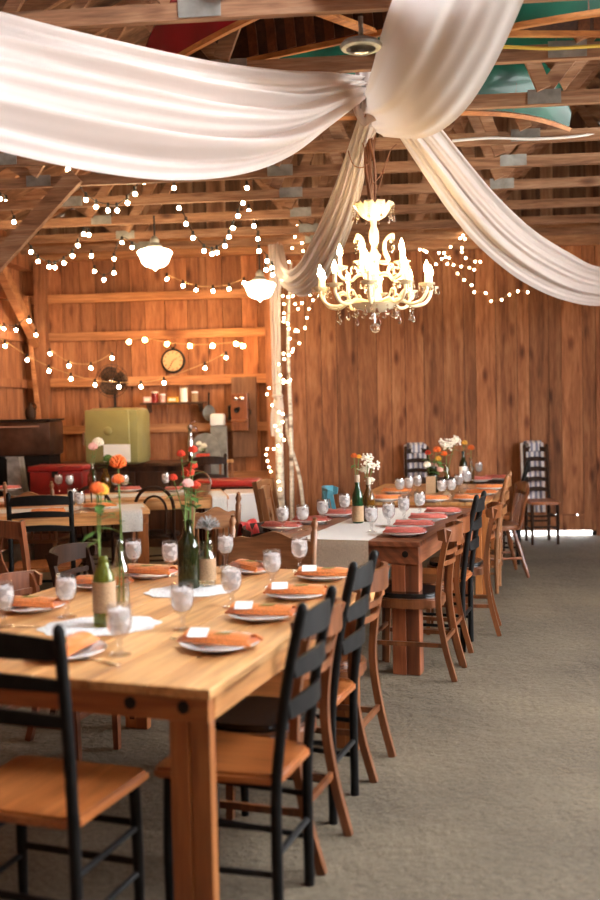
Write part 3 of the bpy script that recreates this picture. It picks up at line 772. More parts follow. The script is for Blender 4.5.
lights('string_lights', 'row of globe lights between the two pendant lamps', [(167, 279), (183, 286), (196, 290), (213, 291), (229, 289), (244, 283)], 'globe', 11.0, 'lcord')
lights('string_lights', 'globe lights along the upper girt at the left edge', [(4, 329), (16, 330), (29, 321), (36, 335)], 'globe', 11.3)
lights('string_lights', 'bright bulbs along the girt above the clock', [(129, 342), (145, 340), (167, 344), (190, 346), (212.5, 346), (236, 344), (243, 346)], 'hot', 11.35, 'lcord', False, .02)
lights('string_lights', 'long pale-corded globe lights swooping below the clock', [(-12, 338), (5, 346), (27, 360), (49, 371), (71, 379), (95, 385), (119, 387), (141, 387), (164, 383), (205, 368), (226, 357.6)], 'globe', 10.6, 'lcord')
lights('string_lights', 'few globe lights on the boards above the fan', [(50, 354), (69, 366), (91, 368), (112, 358)], 'globe', 11.4, 'lcord')
lights('fairy_lights', 'tiny fairy lights wound round the corner post and birch poles',
       z4([(388, 6), (403, 12), (408, 33), (433, 43), (442, 42), (412, 70), (447, 87), (424, 109), (421, 119), (408, 131), (388, 126), (391, 147), (370, 166), (376, 207), (388, 225), (402, 231), (414, 225), (388, 235), (334, 255), (326, 278), (345, 320), (372, 346), (386, 353), (385, 382), (357, 398), (367, 414), (379, 433), (390, 450), (367, 471), (352, 484), (327, 483), (323, 505), (328, 529), (334, 552), (340, 568), (343, 607), (369, 606), (375, 635)], 180, 320, 3.75), 'fairy', 11.0, 'lcord', False, .008)
lights('fairy_lights', 'tiny fairy lights at the head of the corner post',
       [(291, 233), (297, 226), (300, 228), (307, 222), (295, 237), (302, 243), (303, 251), (292, 248), (305, 261), (289, 262), (286, 272), (283, 296), (284, 304), (284, 313), (288, 297), (293, 296), (295, 304), (302, 303), (298, 309), (284, 318), (288, 324), (296, 330), (305, 328), (307, 318), (309, 309), (313, 300), (310, 295)], 'fairy', 11.1, 'lcord', False, .008)
lights('fairy_lights', 'tiny fairy lights behind the right side of the chandelier',
       z4([(0, 232), (14, 235), (22, 240), (53, 281), (72, 263), (63, 243), (80, 243), (102, 223), (143, 185), (134, 195), (150, 197), (140, 227), (140, 240), (153, 260), (184, 272), (201, 273), (181, 299), (165, 292), (137, 288), (112, 283), (97, 260), (85, 257), (91, 279), (125, 312), (147, 333), (172, 350), (181, 374), (219, 377), (237, 404), (272, 399), (298, 382), (326, 371), (359, 374)], 420, 180, 3.333), 'fairy', 11.0, 'lcord', False, .008)
lights('fairy_lights', 'tiny fairy lights along the wall above the right swag', z4([(470, 245), (491, 255), (510, 262), (527, 275), (534, 292), (556, 285), (575, 290), (596, 293), (640, 300)], 420, 180, 3.333), 'fairy', 11.0, 'lcord', False, .008)
# ------------------------------------------------------------------ chair kinds (facing +y, back at -y)
def mk_ladder(frame='black', seatm='seat', w=.285, sw=.365, h=.985, slats=3, lean=1.0, zl=.66, sh=.064, st=.085):
    def make():
        r = thing('ladder_back_chair', 'x', 'chair')
        for s in (-1, 1):
            t = MB(); q = catmull([(s*w/2, -.175, 0), (s*w/2, -.175, .25), (s*w/2, -.18, .46), (s*w/2, -.18-.04*lean, .75), (s*w/2, -.18-.09*lean, h-.02)], 4)
            t.tube(q + [q[-1]+Vector((0, -.003, .012)), q[-1]+Vector((0, -.004, .02))], [.0175]*len(q)+[.014, .006], 10); t.build('back_post', M[frame], r, True)
            t = MB(); t.tube([(s*sw/2*.92, .17, 0), (s*sw/2*.92, .17, .22), (s*sw/2*.9, .165, .435)], [.015, .018, .018], 10); t.build('front_leg', M[frame], r, True)
            for zz in (.16, .30): t = MB(); t.tube([(s*w/2, -.175, zz), (s*sw/2*.92, .17, zz)], .010, 8); t.build('side_stretcher', M[frame], r, True)
        t = MB()
        poly = [(-sw/2-.01, .2), (-w/2-.015, -.165), (-w/2+.03, -.195), (w/2-.03, -.195), (w/2+.015, -.165), (sw/2+.01, .2), (sw/2-.03, .215), (-sw/2+.03, .215)]
        t.prism(poly[::-1], .432, .466, bevel=.009); t.build('seat', M[seatm], r, True)
        for zz in (.19, .31): t = MB(); t.tube([(-sw/2*.92, .17, zz), (sw/2*.92, .17, zz)], .011, 8); t.build('front_stretcher', M[frame], r, True)
        t = MB(); t.tube([(-w/2, -.175, .22), (w/2, -.175, .22)], .011, 8); t.build('back_stretcher', M[frame], r, True)
        zs = [zl+(h-.025-st/2-.01-zl)*i/(slats-1) for i in range(slats)]
        for i, z in enumerate(zs):
            t = MB(); pts = []; hh = []
            yb = -.19 - (z-.46)*.155*lean
            for j in range(13):
                a = -1+j/6; pts.append((a*w/2, yb-.028*(1-a*a), z+.012*(1-a*a))); hh.append((sh if i < slats-1 else st)*(.78+.22*(1-a*a)))
            t.ribbon(pts, .011, hh); t.build('slat', M[frame], r, True)
        return r
    return make
def mk_bent(frame='bent', seatm='vinyl', h=.87):
    def make():
        r = thing('bentwood_chair', 'x', 'chair')
        zq = []
        for s in (-1, 1):
            t = MB(); q = catmull([(s*.155, -.285, 0), (s*.16, -.232, .2), (s*.162, -.2, .42), (s*.165, -.21, .6), (s*.168, -.24, .76), (s*.168, -.268, h-.02)], 5)
            t.ribbon(q, [.026+.004*math.sin(PI*i/(len(q)-1)) for i in range(len(q))], [.030]*len(q), [Vector((0, 1, 0))]*len(q)); t.build('back_post', M[frame], r, True)
            t = MB(); t.ribbon([(s*.165, .185, 0), (s*.168, .18, .22), (s*.17, .17, .43)], [.026, .03, .034], [.026, .03, .034], [Vector((0, 1, 0))]*3); t.build('front_leg', M[frame], r, True)
            t = MB(); t.bar((s*.16, -.235, .2), (s*.167, .18, .2), .016, .024); t.build('side_stretcher', M[frame], r)
        def arc(z, y0, d, e=1.0):
            return [(a*.17*e, y0-d*(1-a*a), z) for a in [-1+j/8 for j in range(17)]]
        t = MB(); q = arc(h-.045, -.245, .055, 1.08); q = [(-.178, -.205, h-.05)]+q+[(.178, -.205, h-.05)]
        t.ribbon(q, .018, [.05]+[.075+.02*math.sin(PI*i/16) for i in range(17)]+[.05]); t.build('crest_rail', M[frame], r, True)
        for z in (.66, .72):
            t = MB(); t.ribbon(arc(z, -.212-(z-.6)*.18, .035), .009, .026); t.build('slat', M[frame], r, True)
        t = MB(); poly = [(.182*math.copysign(abs(math.cos(a))**.6, math.cos(a)), .2*math.copysign(abs(math.sin(a))**.6, math.sin(a))) for a in [2*PI*k/32 for k in range(32)]]
        poly = [(x*(1-.12*(y < 0)*(-y/.2)), y) for x, y in poly]
        t.prism(poly, .40, .455, bevel=.008); t.build('seat_frame', M[frame], r, True)
        t = MB(); t.prism([(x*.9, y*.9) for x, y in poly], .4555, .482, bevel=.012); t.build('seat_pad', M[seatm], r, True)
        t = MB(); t.bar((-.165, .18, .24), (.165, .18, .24), .016, .024); t.build('front_stretcher', M[frame], r); t = MB(); t.bar((-.16, -.225, .22), (.16, -.225, .22), .016, .024); t.build('back_stretcher', M[frame], r)
        return r
    return make
def turned(r0, z0, z1, k=1.0):
    L = z1-z0
    return [(0, z0), (r0*.6, z0+.001), (r0*.75, z0+L*.1), (r0*1.1, z0+L*.25), (r0*.7, z0+L*.3), (r0, z0+L*.34), (r0*.7, z0+L*.38), (r0*1.15, z0+L*.6), (r0*.75, z0+L*.82), (r0, z0+L*.86), (r0*.8, z0+L*.9), (r0*.9, z1), (0, z1)]
def mk_press(frame='oak', crest='oakx', w=.42, h=.90, fin=True, spindles=5, cth=.15):
    def make():
        r = thing('press_back_chair', 'x', 'chair')
        for s in (-1, 1):
            t = MB(); tilt = Matrix.Rotation(math.radians(9), 3, 'X')
            t.lathe([(0, 0), (.016, .0), (.018, .1), (.015, .16), (.02, .25), (.017, .35), (.019, h-.46), (.013, h-.448), (.013, h-.44), (.021, h-.42), (.017, h-.405), (.011, h-.395), (.014, h-.385), (0, h-.375)], 12, (s*w/2, -.185, .45), tilt)
            t.build('back_post', M[frame], r, True)
            t = MB(); t.lathe(turned(.021, 0, .43), 12, (s*w/2*.95, .17, 0)); t.build('front_leg', M[frame], r, True)
            t = MB(); t.lathe(turned(.021, 0, .43), 12, (s*w/2*.95, -.19, 0)); t.build('rear_leg', M[frame], r, True)
            t = MB(); t.tube([(s*w/2*.95, -.19, .18), (s*w/2*.95, .17, .18)], .011, 8); t.build('side_stretcher', M[frame], r, True)
        t = MB(); t.tube([(-w/2*.95, .17, .2), (w/2*.95, .17, .2)], .013, 8); t.build('front_stretcher', M[frame], r, True); t = MB(); t.tube([(-w/2*.95, -.19, .2), (w/2*.95, -.19, .2)], .011, 8); t.build('back_stretcher', M[frame], r, True)
        t = MB(); t.prism([(-w/2-.03, .2), (-w/2-.02, -.21), (w/2+.02, -.21), (w/2+.03, .2)], .43, .465, bevel=.01); t.build('seat', M['oakx'], r, True)
        t = MB()                                             # broad crest with an arched top and scalloped foot
        n = 24; top = []; bot = []
        for i in range(n+1):
            a = -1+2*i/n
            zt = h-.065 + .045*math.exp(-(a/.42)**2) + .012*math.exp(-((abs(a)-.8)/.14)**2)
            zb = h-.065-cth + .02*a*a
            y = lambda z, a=a: -.185-(z-.45)*.158-.02*(1-a*a)
            top.append(Vector((a*(w/2-.005), y(zt), zt))); bot.append(Vector((a*(w/2-.005), y(zb), zb)))
        th = Vector((0, .018, 0))
        for i in range(n):
            A, Bq, C, D = bot[i], bot[i+1], top[i+1], top[i]
            f = [t.bm.verts.new(p) for p in (A, Bq, C, D)]; k = [t.bm.verts.new(p+th) for p in (A, Bq, C, D)]
            t._quad(f); t._quad(k[::-1]); t._quad([f[3], f[2], k[2], k[3]]); t._quad([f[1], f[0], k[0], k[1]])
        bmesh.ops.remove_doubles(t.bm, verts=t.bm.verts, dist=.0005)
        t.build('crest_panel', M[crest], r, True)
        for i in range(spindles):
            a = -.75+1.5*i/(spindles-1); z1 = h-.075-cth+.02*a*a+.02
            t = MB(); t.tube([(a*w/2, -.19, .46), (a*w/2, -.19-(z1-.45)*.08, (z1+.46)/2), (a*w/2, -.185-(z1-.45)*.158+.0, z1)], [.008, .011, .007], 8); t.build('spindle', M[frame], r, True)
        return r
    return make
def mk_cafe(frame='darkwood', h=.88, inner=True, spind=0):
    def make():
        r = thing('hoop_back_cafe_chair', 'x', 'chair')
        pts = [(-.17, -.27, 0), (-.165, -.2, .25), (-.16, -.17, .46), (-.165, -.2, .66)]
        for k in range(9):
            a = PI - PI*k/8; pts.append((.165*math.cos(a), -.21-.04*math.sin(a), .70+.17*math.sin(a)*(h-.70)/.17))
        pts += [(.165, -.2, .66), (.16, -.17, .46), (.165, -.2, .25), (.17, -.27, 0)]
        t = MB(); t.tube(catmull(pts, 4), .0145, 8); t.build('back_hoop', M[frame], r, True)
        if inner:
            pts = [(-.085, -.165, .46), (-.095, -.195, .62)] + [(.1*math.cos(PI-PI*k/6), -.205-.03*math.sin(PI*k/6), .68+(h-.08-.68)*math.sin(PI*k/6)) for k in range(7)] + [(.095, -.195, .62), (.085, -.165, .46)]
            t = MB(); t.tube(catmull(pts, 4), .011, 8); t.build('inner_hoop', M[frame], r, True)
        for i in range(spind):
            x = -.12+.24*i/(spind-1); t = MB(); t.tube([(x*.8, -.17, .46), (x, -.24, .70+(h-.71)*math.sqrt(max(0, 1-(x/.165)**2)))], .006, 6); t.build('spindle', M[frame], r, True)
        t = MB(); t.lathe([(0, .425), (.19, .425), (.2, .435), (.2, .455), (.185, .462), (.16, .458), (0, .456)], 28); t.build('seat', M[frame], r, True)
        for s in (-1, 1):
            t = MB(); t.tube([(s*.17, .19, 0), (s*.155, .15, .25), (s*.14, .12, .43)], [.012, .014, .016], 8); t.build('front_leg', M[frame], r, True)
        t = MB(); t.tube([(.15*math.cos(2*PI*k/24), .15*math.sin(2*PI*k/24)-.015, .23) for k in range(25)], .009, 6); t.build('ring_stretcher', M[frame], r, True)
        return r
    return make
def mk_splat(frame='mahog', h=.97, cut=False, w=.40):
    def make():
        r = thing('splat_back_chair', 'x', 'chair')
        for s in (-1, 1):
            t = MB(); q = catmull([(s*w/2, -.22, 0), (s*w/2, -.19, .25), (s*w/2, -.185, .46), (s*w/2*1.02, -.22, .74), (s*w/2*1.05, -.265, h)], 4)
            t.ribbon(q, .024, .038, [Vector((0, 1, 0))]*len(q)); t.build('back_post', M[frame], r, True)
            t = MB(); t.bar((s*w/2*.97, .175, 0), (s*w/2*.97, .175, .43), .036, .036); t.build('front_leg', M[frame], r)
            t = MB(); t.bar((s*w/2, -.2, .17), (s*w/2*.97, .175, .17), .016, .025); t.build('side_stretcher', M[frame], r)
        t = MB(); t.ribbon([(a*w/2*1.05, -.255-.015*(1-a*a), h-.055+.012*(1-a*a)) for a in [-1+j/6 for j in range(13)]], .02, .095); t.build('crest_rail', M[frame], r, True)
        t = MB(); t.bar((-w/2, -.2, .56), (w/2, -.2, .56), .018, .04); t.build('lower_rail', M[frame], r)
        prof = [(.045, .56), (.075, .62), (.085, .68), (.055, .75), (.05, .80), (.075, .87), (.08, h-.09)]
        y = lambda z: -.19-(z-.46)*.145
        t = MB()
        if cut:
            W2 = w/2*.8; za, zb = .66, h-.09
            outer = [(-W2, za), (0, za), (W2, za), (W2, (za+zb)/2), (W2, zb), (0, zb), (-W2, zb), (-W2, (za+zb)/2)]
            zc = (za+zb)/2+.01; inner = [(-.02, zc-.02), (0, zc-.06), (.02, zc-.02), (.06, zc), (.02, zc+.02), (0, zc+.06), (-.02, zc+.02), (-.06, zc)]
            fo = [[t.bm.verts.new((x, y(z)+d, z)) for x, z in outer] for d in (0, .016)]; fi = [[t.bm.verts.new((x, y(z)+d, z)) for x, z in inner] for d in (0, .016)]
            for i in range(8):
                j = (i+1) % 8
                t._quad([fo[0][i], fo[0][j], fi[0][j], fi[0][i]]); t._quad([fo[1][j], fo[1][i], fi[1][i], fi[1][j]])
                t._quad([fo[0][j], fo[0][i], fo[1][i], fo[1][j]]); t._quad([fi[0][i], fi[0][j], fi[1][j], fi[1][i]])
            t.build('cutout_panel', M[frame], r)
        else:
            for (wa, za), (wb, zb) in zip(prof[:-1], prof[1:]):
                v = [t.bm.verts.new(p) for p in ((-wa, y(za), za), (wa, y(za), za), (wb, y(zb), zb), (-wb, y(zb), zb), (-wa, y(za)+.012, za), (wa, y(za)+.012, za), (wb, y(zb)+.012, zb), (-wb, y(zb)+.012, zb))]
                for f in ((0, 1, 2, 3), (7, 6, 5, 4), (1, 5, 6, 2), (4, 0, 3, 7)): t._quad([v[i] for i in f])
            bmesh.ops.remove_doubles(t.bm, verts=t.bm.verts, dist=.0005)
            t.build('splat', M[frame], r)
        t = MB(); t.prism([(-w/2-.02, .205), (-w/2, -.2), (w/2, -.2), (w/2+.02, .205)], .43, .465, bevel=.008); t.build('seat', M[frame], r, True)
        t = MB(); t.bar((-w/2*.97, .175, .25), (w/2*.97, .175, .25), .016, .025); t.build('front_stretcher', M[frame], r)
        return r
    return make
def mk_arm(frame='mahog'):
    def make():                                               # low captain's chair: one bent rail for back and arms
        r = thing('low_armchair', 'x', 'chair')
        t = MB(); pts = [(.27*math.cos(a), .03-.25*math.sin(a) if math.sin(a) >= 0 else .03, .752+.02*math.sin(a)) for a in [PI*k/20 for k in range(21)]]
        pts = [(pts[0][0], .16, .755)]+pts+[(pts[-1][0], .16, .755)]
        t.ribbon(pts, .035, [.05]+[.055+.035*math.sin(PI*k/20)**2 for k in range(21)]+[.05]); t.build('bent_rail', M[frame], r, True)
        for k in range(1, 12):
            a = PI*k/12; t = MB(); t.tube([(.2*math.cos(a), .02-.19*math.sin(a), .46), (.262*math.cos(a), .03-.243*math.sin(a), .75)], .009, 6); t.build('spindle', M[frame], r, True)
        t = MB(); t.lathe([(0, .425), (.22, .425), (.235, .44), (.23, .46), (.1, .455), (0, .455)], 28); t.build('seat', M[frame], r, True)
        for sx in (-1, 1):
            for sy in (-1, 1):
                t = MB(); t.tube([(sx*.2, sy*.2, 0), (sx*.17, sy*.16, .22), (sx*.14, sy*.13, .43)], [.014, .02, .016], 10); t.build('leg', M[frame], r, True)
            t = MB(); t.tube([(sx*.185, -.18, .15), (sx*.185, .18, .15)], .010, 6); t.build('side_stretcher', M[frame], r, True)
        return r
    return make
def mk_windsor(frame='bent'):
    def make():
        r = thing('windsor_chair', 'x', 'chair')
        for sx in (-1, 1):
            for sy, nm in ((-1, 'rear_leg'), (1, 'front_leg')):
                d = Vector((sx*.215, sy*.23, 0)) - Vector((sx*.12, sy*.12, .43)); ax = (-d).normalized()
                R = Vector((0, 0, 1)).rotation_difference(ax).to_matrix()
                t = MB(); t.lathe(turned(.023, 0, d.length), 12, (sx*.215, sy*.23, 0), R); t.build(nm, M[frame], r, True)
            t = MB(); t.tube([(sx*.18, -.19, .17), (sx*.18, .19, .17)], .012, 8); t.build('side_stretcher', M[frame], r, True)
            t = MB(); t.tube(catmull([(sx*.17, -.17, .45), (sx*.18, -.205, .62), (sx*.19, -.24, .79)], 4), [.016]*9, 8); t.build('back_post', M[frame], r, True)
        t = MB(); t.tube([(-.18, 0, .17), (.18, 0, .17)], .011, 8); t.build('cross_stretcher', M[frame], r, True)
        t = MB(); t.prism([(.215*math.copysign(abs(math.cos(a))**.7, math.cos(a)), .21*math.copysign(abs(math.sin(a))**.7, math.sin(a))) for a in [2*PI*k/28 for k in range(28)]], .42, .462, bevel=.012); t.build('seat', M[frame], r, True)
        t = MB(); t.ribbon([(a*.215, -.232-.03*(1-a*a), .765+.015*(1-a*a)) for a in [-1+j/8 for j in range(17)]], .02, [.06+.05*(1-abs(-1+j/8)**3) for j in range(17)]); t.build('crest_rail', M[frame], r, True)
        for i in range(4):
            a = -.6+1.2*i/3; t = MB(); t.tube([(a*.15, -.18, .46), (a*.16, -.21, .62), (a*.17, -.252+.03*a*a, .745)], [.008, .012, .007], 6); t.build('spindle', M[frame], r, True)
        return r
    return make

# ------------------------------------------------------------------ tables (length along local y)
class Frame:
    def __init__(s, corner, ang, L, W):               # corner = near right corner; ang = turn of the long axis from +Y
        s.d = Vector((math.sin(ang), math.cos(ang), 0)); s.p = Vector((math.cos(ang), -math.sin(ang), 0))
        s.o = Vector((corner.x, corner.y, 0)); s.L, s.W, s.rz = L, W, -ang
    def at(s, a, t, z=0): return s.o + s.d*a - s.p*t + Vector((0, 0, z))   # a along, t from the right edge
    def c(s): return s.at(s.L/2, s.W/2)
def table(label, fr, top, ax, lz, h=.77, tt=.030, ap=.072, nboards=5, leg=(.13, .10), round_c=0, bolts=True, cap=0, far_in=(0, 0)):
    L, W = fr.L, fr.W
    r = thing('farm_table', label, 'table', fr.c(), fr.rz)
    t = MB(); bw = W/nboards
    for i in range(nboards):
        x = -W/2+bw*(i+.5)
        t.box((x, 0, h-tt/2), (bw-.003, L-2*cap, tt), bevel=.004)
    t.build('tabletop', M[top], r)
    if cap:
        for s in (-1, 1):
            t = MB(); ws = [.30, .38, .32]; x = -W/2
            for q in ws:
                t.box((x+q*W/2, s*(L/2-cap/2), h-tt/2), (q*W-.003, cap, tt), bevel=.004); x += q*W
            t.build('end_board', M[ax], r)
    ins = .012
    for s in (-1, 1):
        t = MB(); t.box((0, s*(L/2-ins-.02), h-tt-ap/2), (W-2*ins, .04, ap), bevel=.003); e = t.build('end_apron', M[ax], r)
        if bolts:
            for bx in (W/2-.09, W/2-.26, -W/2+.09):
                t = MB(); t.lathe([(0, .006), (.012, .006), (.019, .003), (.019, 0)], 14, (bx, s*(L/2-ins), h-tt-ap*.42), Matrix.Rotation(-s*PI/2, 3, 'X')); t.build('bolt', M['iron'], e, True)
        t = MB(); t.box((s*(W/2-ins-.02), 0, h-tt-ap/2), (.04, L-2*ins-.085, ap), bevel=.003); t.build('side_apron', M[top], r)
    for sx in (-1, 1):
        for sy in (-1, 1):
            t = MB(); cx, cy = sx*(W/2-ins-.002-leg[0]/2), sy*(L/2-ins-.002-leg[1]/2)
            if sy > 0: cx -= sx*far_in[0]; cy -= far_in[1]
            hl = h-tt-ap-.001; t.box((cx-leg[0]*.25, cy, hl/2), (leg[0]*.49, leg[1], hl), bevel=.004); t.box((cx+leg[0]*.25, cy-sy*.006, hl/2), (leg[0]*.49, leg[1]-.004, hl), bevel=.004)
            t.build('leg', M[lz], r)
    return r

# ------------------------------------------------------------------ table settings
def mk_plate(mat='plate', r0=.132):
    def make():
        r = thing('dinner_plate', 'x', 'plate')
        t = MB(); t.lathe([(0, .004), (r0*.55, .0), (r0*.62, .002), (r0*.7, .010), (r0*.98, .020), (r0, .0225), (r0*.98, .0245), (r0*.7, .0145), (r0*.6, .0075), (0, .0075)], 36); t.build('dish', M[mat], r, True)
        return r
    return make
def mk_napkin(mat='orange', L=.26, W=.11):
    def make():                                               # folded napkin: layered folds, soft edges; long side along x
        r = thing('folded_napkin', 'x', 'napkin')
        t = MB(); rn = random.Random(3)
        for k in range(3):
            l, w, z = L-.012*k, W-.012*k, .001+.0055*k
            def fn(u, v, l=l, w=w, z=z, k=k):
                x = (u-.5)*l; y = (v-.5)*w
                edge = min(1, min(v, 1-v)*6+.15)
                return Vector((x, y+.003*math.sin(9*u+k), z+.006*edge + .002*math.sin(5*u*PI+k)*edge + (.012 if k == 2 else 0)*math.sin(PI*v)))
            t.grid(fn, 18, 8); t.grid(lambda u, v: Vector(((u-.5)*l, (v-.5)*w, z)), 1, 1)
            t.tube([(-l/2, -w/2+.002, z+.004), (0, -w/2, z+.005), (l/2, -w/2+.002, z+.004)], .0048, 6); t.tube([(-l/2, w/2-.002, z+.004), (l/2, w/2-.002, z+.004)], .0048, 6)
        t.build('fold', M[mat], r, 'all')
        return r
    return make
def mk_card():
    r = thing('place_card', 'x', 'card'); t = MB(); t.box((0, 0, .0015), (.066, .050, .0016)); t.build('card', M['paper'], r); return r
def mk_sprig():
    r = thing('herb_sprig', 'x', 'sprig'); t = MB(); t.tube([(-.05, 0, .006), (0, .004, .009), (.05, 0, .006)], .002, 5); t.build('stalk', M['sprig'], r)
    t = MB(); rn = random.Random(8)
    for k in range(16):
        x = -.04+.08*k/15; s = 1 if k % 2 else -1
        t.box((x, s*.008, .008), (.004, .018, .002), (0, .3*s, s*.6))
    t.build('leaf_blades', M['sprig'], r); return r
def mk_goblet():
    r = thing('water_goblet', 'x', 'goblet')
    t = MB(); t.lathe([(0, .0), (.036, .0), (.037, .003), (.02, .008), (.009, .014), (.007, .03), (.011, .038), (.007, .046), (.012, .056), (.028, .068), (.038, .088), (.0415, .112), (.040, .140), (.038, .165), (.0365, .165), (.0385, .140), (.040, .112), (.0365, .09), (.027, .0715), (.0, .063)], 22)
    t.build('glass', M['glass'], r, True)
    t = MB(); t.lathe([(0, .066), (.025, .0735), (.035, .091), (.0385, .112), (.037, .135), (.0362, .146), (.02, .149), (0, .147)], 20); t.build('iced_water', M['ice'], r, True)
    t = MB(); rn = random.Random(4)
    for k in range(5):
        a = 2*PI*k/5; t.box((.018*math.cos(a), .018*math.sin(a), .138+.006*rn.random()), (.02, .018, .018), (rn.random(), rn.random(), rn.random()), .003)
    t.build('ice_cubes', M['ice'], r)
    return r
def mk_fork():
    r = thing('fork', 'x', 'fork'); t = MB(); t.ribbon([(0, -.09, .003), (0, -.02, .004), (0, .03, .006), (0, .045, .004)], [.012, .008, .007, .02], .003)
    t.build('handle', M['metal'], r)
    t = MB()
    for x in (-.009, -.003, .003, .009): t.ribbon([(x, .044, .004), (x, .07, .003), (x, .09, .007)], .0035, .002)
    t.build('tines', M['metal'], r); return r

def bottle(name, label, loc, mat, h=.30, r0=.037, wrap=None, wz=(.05, .16), neck=None, mouth=.0135, body=.58, liquid=None, cat='bottle'):
    r = thing(name, label, cat, loc, random.uniform(0, 6))
    t = MB(); hb = h*body
    t.lathe([(0, .004), (r0*.8, 0), (r0*.97, .003), (r0, .012), (r0, hb), (r0*.93, hb+.02), (r0*.6, hb+.05), (mouth*1.15, hb+.075), (mouth, hb+.09), (mouth, h-.02), (mouth*1.25, h-.018), (mouth*1.25, h-.004), (mouth, h), (mouth*.8, h),
             (mouth*.8, hb+.085), (r0*.5, hb+.05), (r0*.88, hb+.015), (r0*.93, hb), (r0*.93, .014), (0, .012)], 24)
    t.build('glass', M[mat], r, True)
    if wrap:
        t = MB(); t.lathe([(r0+.0008, wz[0]), (r0+.002, wz[0]), (r0+.0022, wz[1]), (r0+.0008, wz[1])], 28); t.build('wrap', M[wrap], r, True)
    if neck:
        t = MB(); t.lathe([(mouth+.001, hb+.098), (mouth+.004, hb+.10), (mouth+.004, hb+.145), (mouth+.001, hb+.147)], 16); t.build('neck_wrap', M[neck], r, True)
    return r
def bloom(parent, c, rr, mat, kind='mum', seed=1):
    rn = random.Random(seed); t = MB(); c = Vector(c)
    if kind == 'mum':
        for k in range(46):
            z = 1-1.7*(k+.5)/46; a = k*2.399963; q = math.sqrt(max(0, 1-z*z)); n = Vector((q*math.cos(a), q*math.sin(a), z*.8+.15)).normalized()
            R = Vector((0, 0, 1)).rotation_difference(n).to_matrix(); t.ball(c+n*rr*.62, rr*.40, 6, .42, .8, 1.0, R)
        t.ball(c, rr*.62, 8)
    elif kind == 'cluster':
        t.ball(c, rr*.42, 8, 1, 1, .7)
        for k in range(12): t.tube([c, c+Vector((rn.gauss(0, .4), rn.gauss(0, .4), rn.gauss(0, .25)))*rr], .0015, 4)                                 # loose heads of tiny florets
        for k in range(70):
            d = Vector((rn.gauss(0, .45), rn.gauss(0, .45), rn.gauss(0, .3)))*rr; t.ball(c+d, rr*rn.uniform(.10, .17), 6)
    else:                                                   # spiky head
        for k in range(60):
            z = 1-1.2*(k+.5)/60; a = k*2.399963; q = math.sqrt(max(0, 1-z*z)); n = Vector((q*math.cos(a), q*math.sin(a), z*.7+.1)).normalized()
            t.tube([c, c+n*rr], [rr*.1, rr*.03], 4)
        t.ball(c, rr*.4, 8, 1, 1, .7)
    return t.build('bloom', M[mat], parent, True)
def flower(label, base, tip, rr, mat, kind='mum', leaves=2, seed=1, smat='stem', lm='leaf', lsize=.05):
    base, tip = Vector(base), Vector(tip); rn = random.Random(seed)
    r = thing('cut_flower', label, 'flower', base, 0); d = tip-base
    side = Vector((rn.uniform(-1, 1), rn.uniform(-1, 1), 0))*.012
    q = catmull([(0, 0, 0), d*.5+side, d], 6)
    t = MB(); t.tube(q, .0028, 6); t.build('stem', M[smat], r)
    for k in range(leaves):
        c = samp(q, .55+.35*(k+.5)/max(1, leaves)); a = rn.uniform(0, 6.28); o = Vector((math.cos(a), math.sin(a), rn.uniform(-.2, .6)))*lsize
        w = Vector((-math.sin(a), math.cos(a), 0))
        t = MB(); t.grid(lambda u, v: c + o*u + w*((v-.5)*lsize*.55*math.sin(PI*min(.98, u+.02))) + Vector((0, 0, -.35*lsize*u*u + .08*lsize*abs(v-.5))), 6, 4); t.build('leaf', M[lm], r, 'all')
    bloom(r, d, rr, mat, kind, seed)
    return r
# ------------------------------------------------------------------ the tables in place
TA = math.atan((653-300)/1000)
T1 = Frame(P(210, 690, .77), TA, 1.99, 1.36)
T2 = Frame(P(420, 542.4, .77), TA, 1.85, 1.02)
T3 = Frame(P(490, 502, .77), math.radians(15), 1.75, 1.15)
T4 = Frame(P(506, 481.5, .77), math.radians(8), .68, 1.0)
table('long pine farm table nearest the camera with dark bolt heads', T1, 'pine', 'pinex', 'pinez', nboards=7, leg=(.125, .045), far_in=(.07, .18))
table('dark red-brown plank table with a white runner in mid room', T2, 'red_top', 'red_x', 'red_z', nboards=6, leg=(.16, .10), ap=.10, cap=.16)
table('light pine table behind the dark red-brown runner table', T3, 'pine', 'pinex', 'pinez', nboards=6, leg=(.11, .09), bolts=False)
table('dark small table against the far end wall at right', T4, 'darkwood', 'darkwood', 'darkwood', nboards=5, leg=(.09, .08), bolts=False)
class LFrame(Frame): pass
def left_table(corner, dirx, L, W):                    # long axis runs left from the near right corner
    d = Vector((dirx[0], dirx[1], 0)).normalized(); q = Vector((-d.y, d.x, 0))
    if q.y < 0: q = -q
    f = Frame(corner, 0, L, W); f.d = d; f.p = -q; f.rz = math.atan2(d.y, d.x) - PI/2
    return f
T5 = left_table(P(150, 510, .77), (-.97, -.23), 2.1, .72)
T6 = left_table(P(229, 496, .77), (-.985, -.17), 2.5, .80)
table('pine side table at left whose runner hangs over the end', T5, 'pine', 'pinex', 'pinez', nboards=4, leg=(.10, .09), bolts=False)
table('farther pine side table in front of the dark counter', T6, 'pine', 'pinex', 'pinez', nboards=4, leg=(.10, .09), bolts=False)

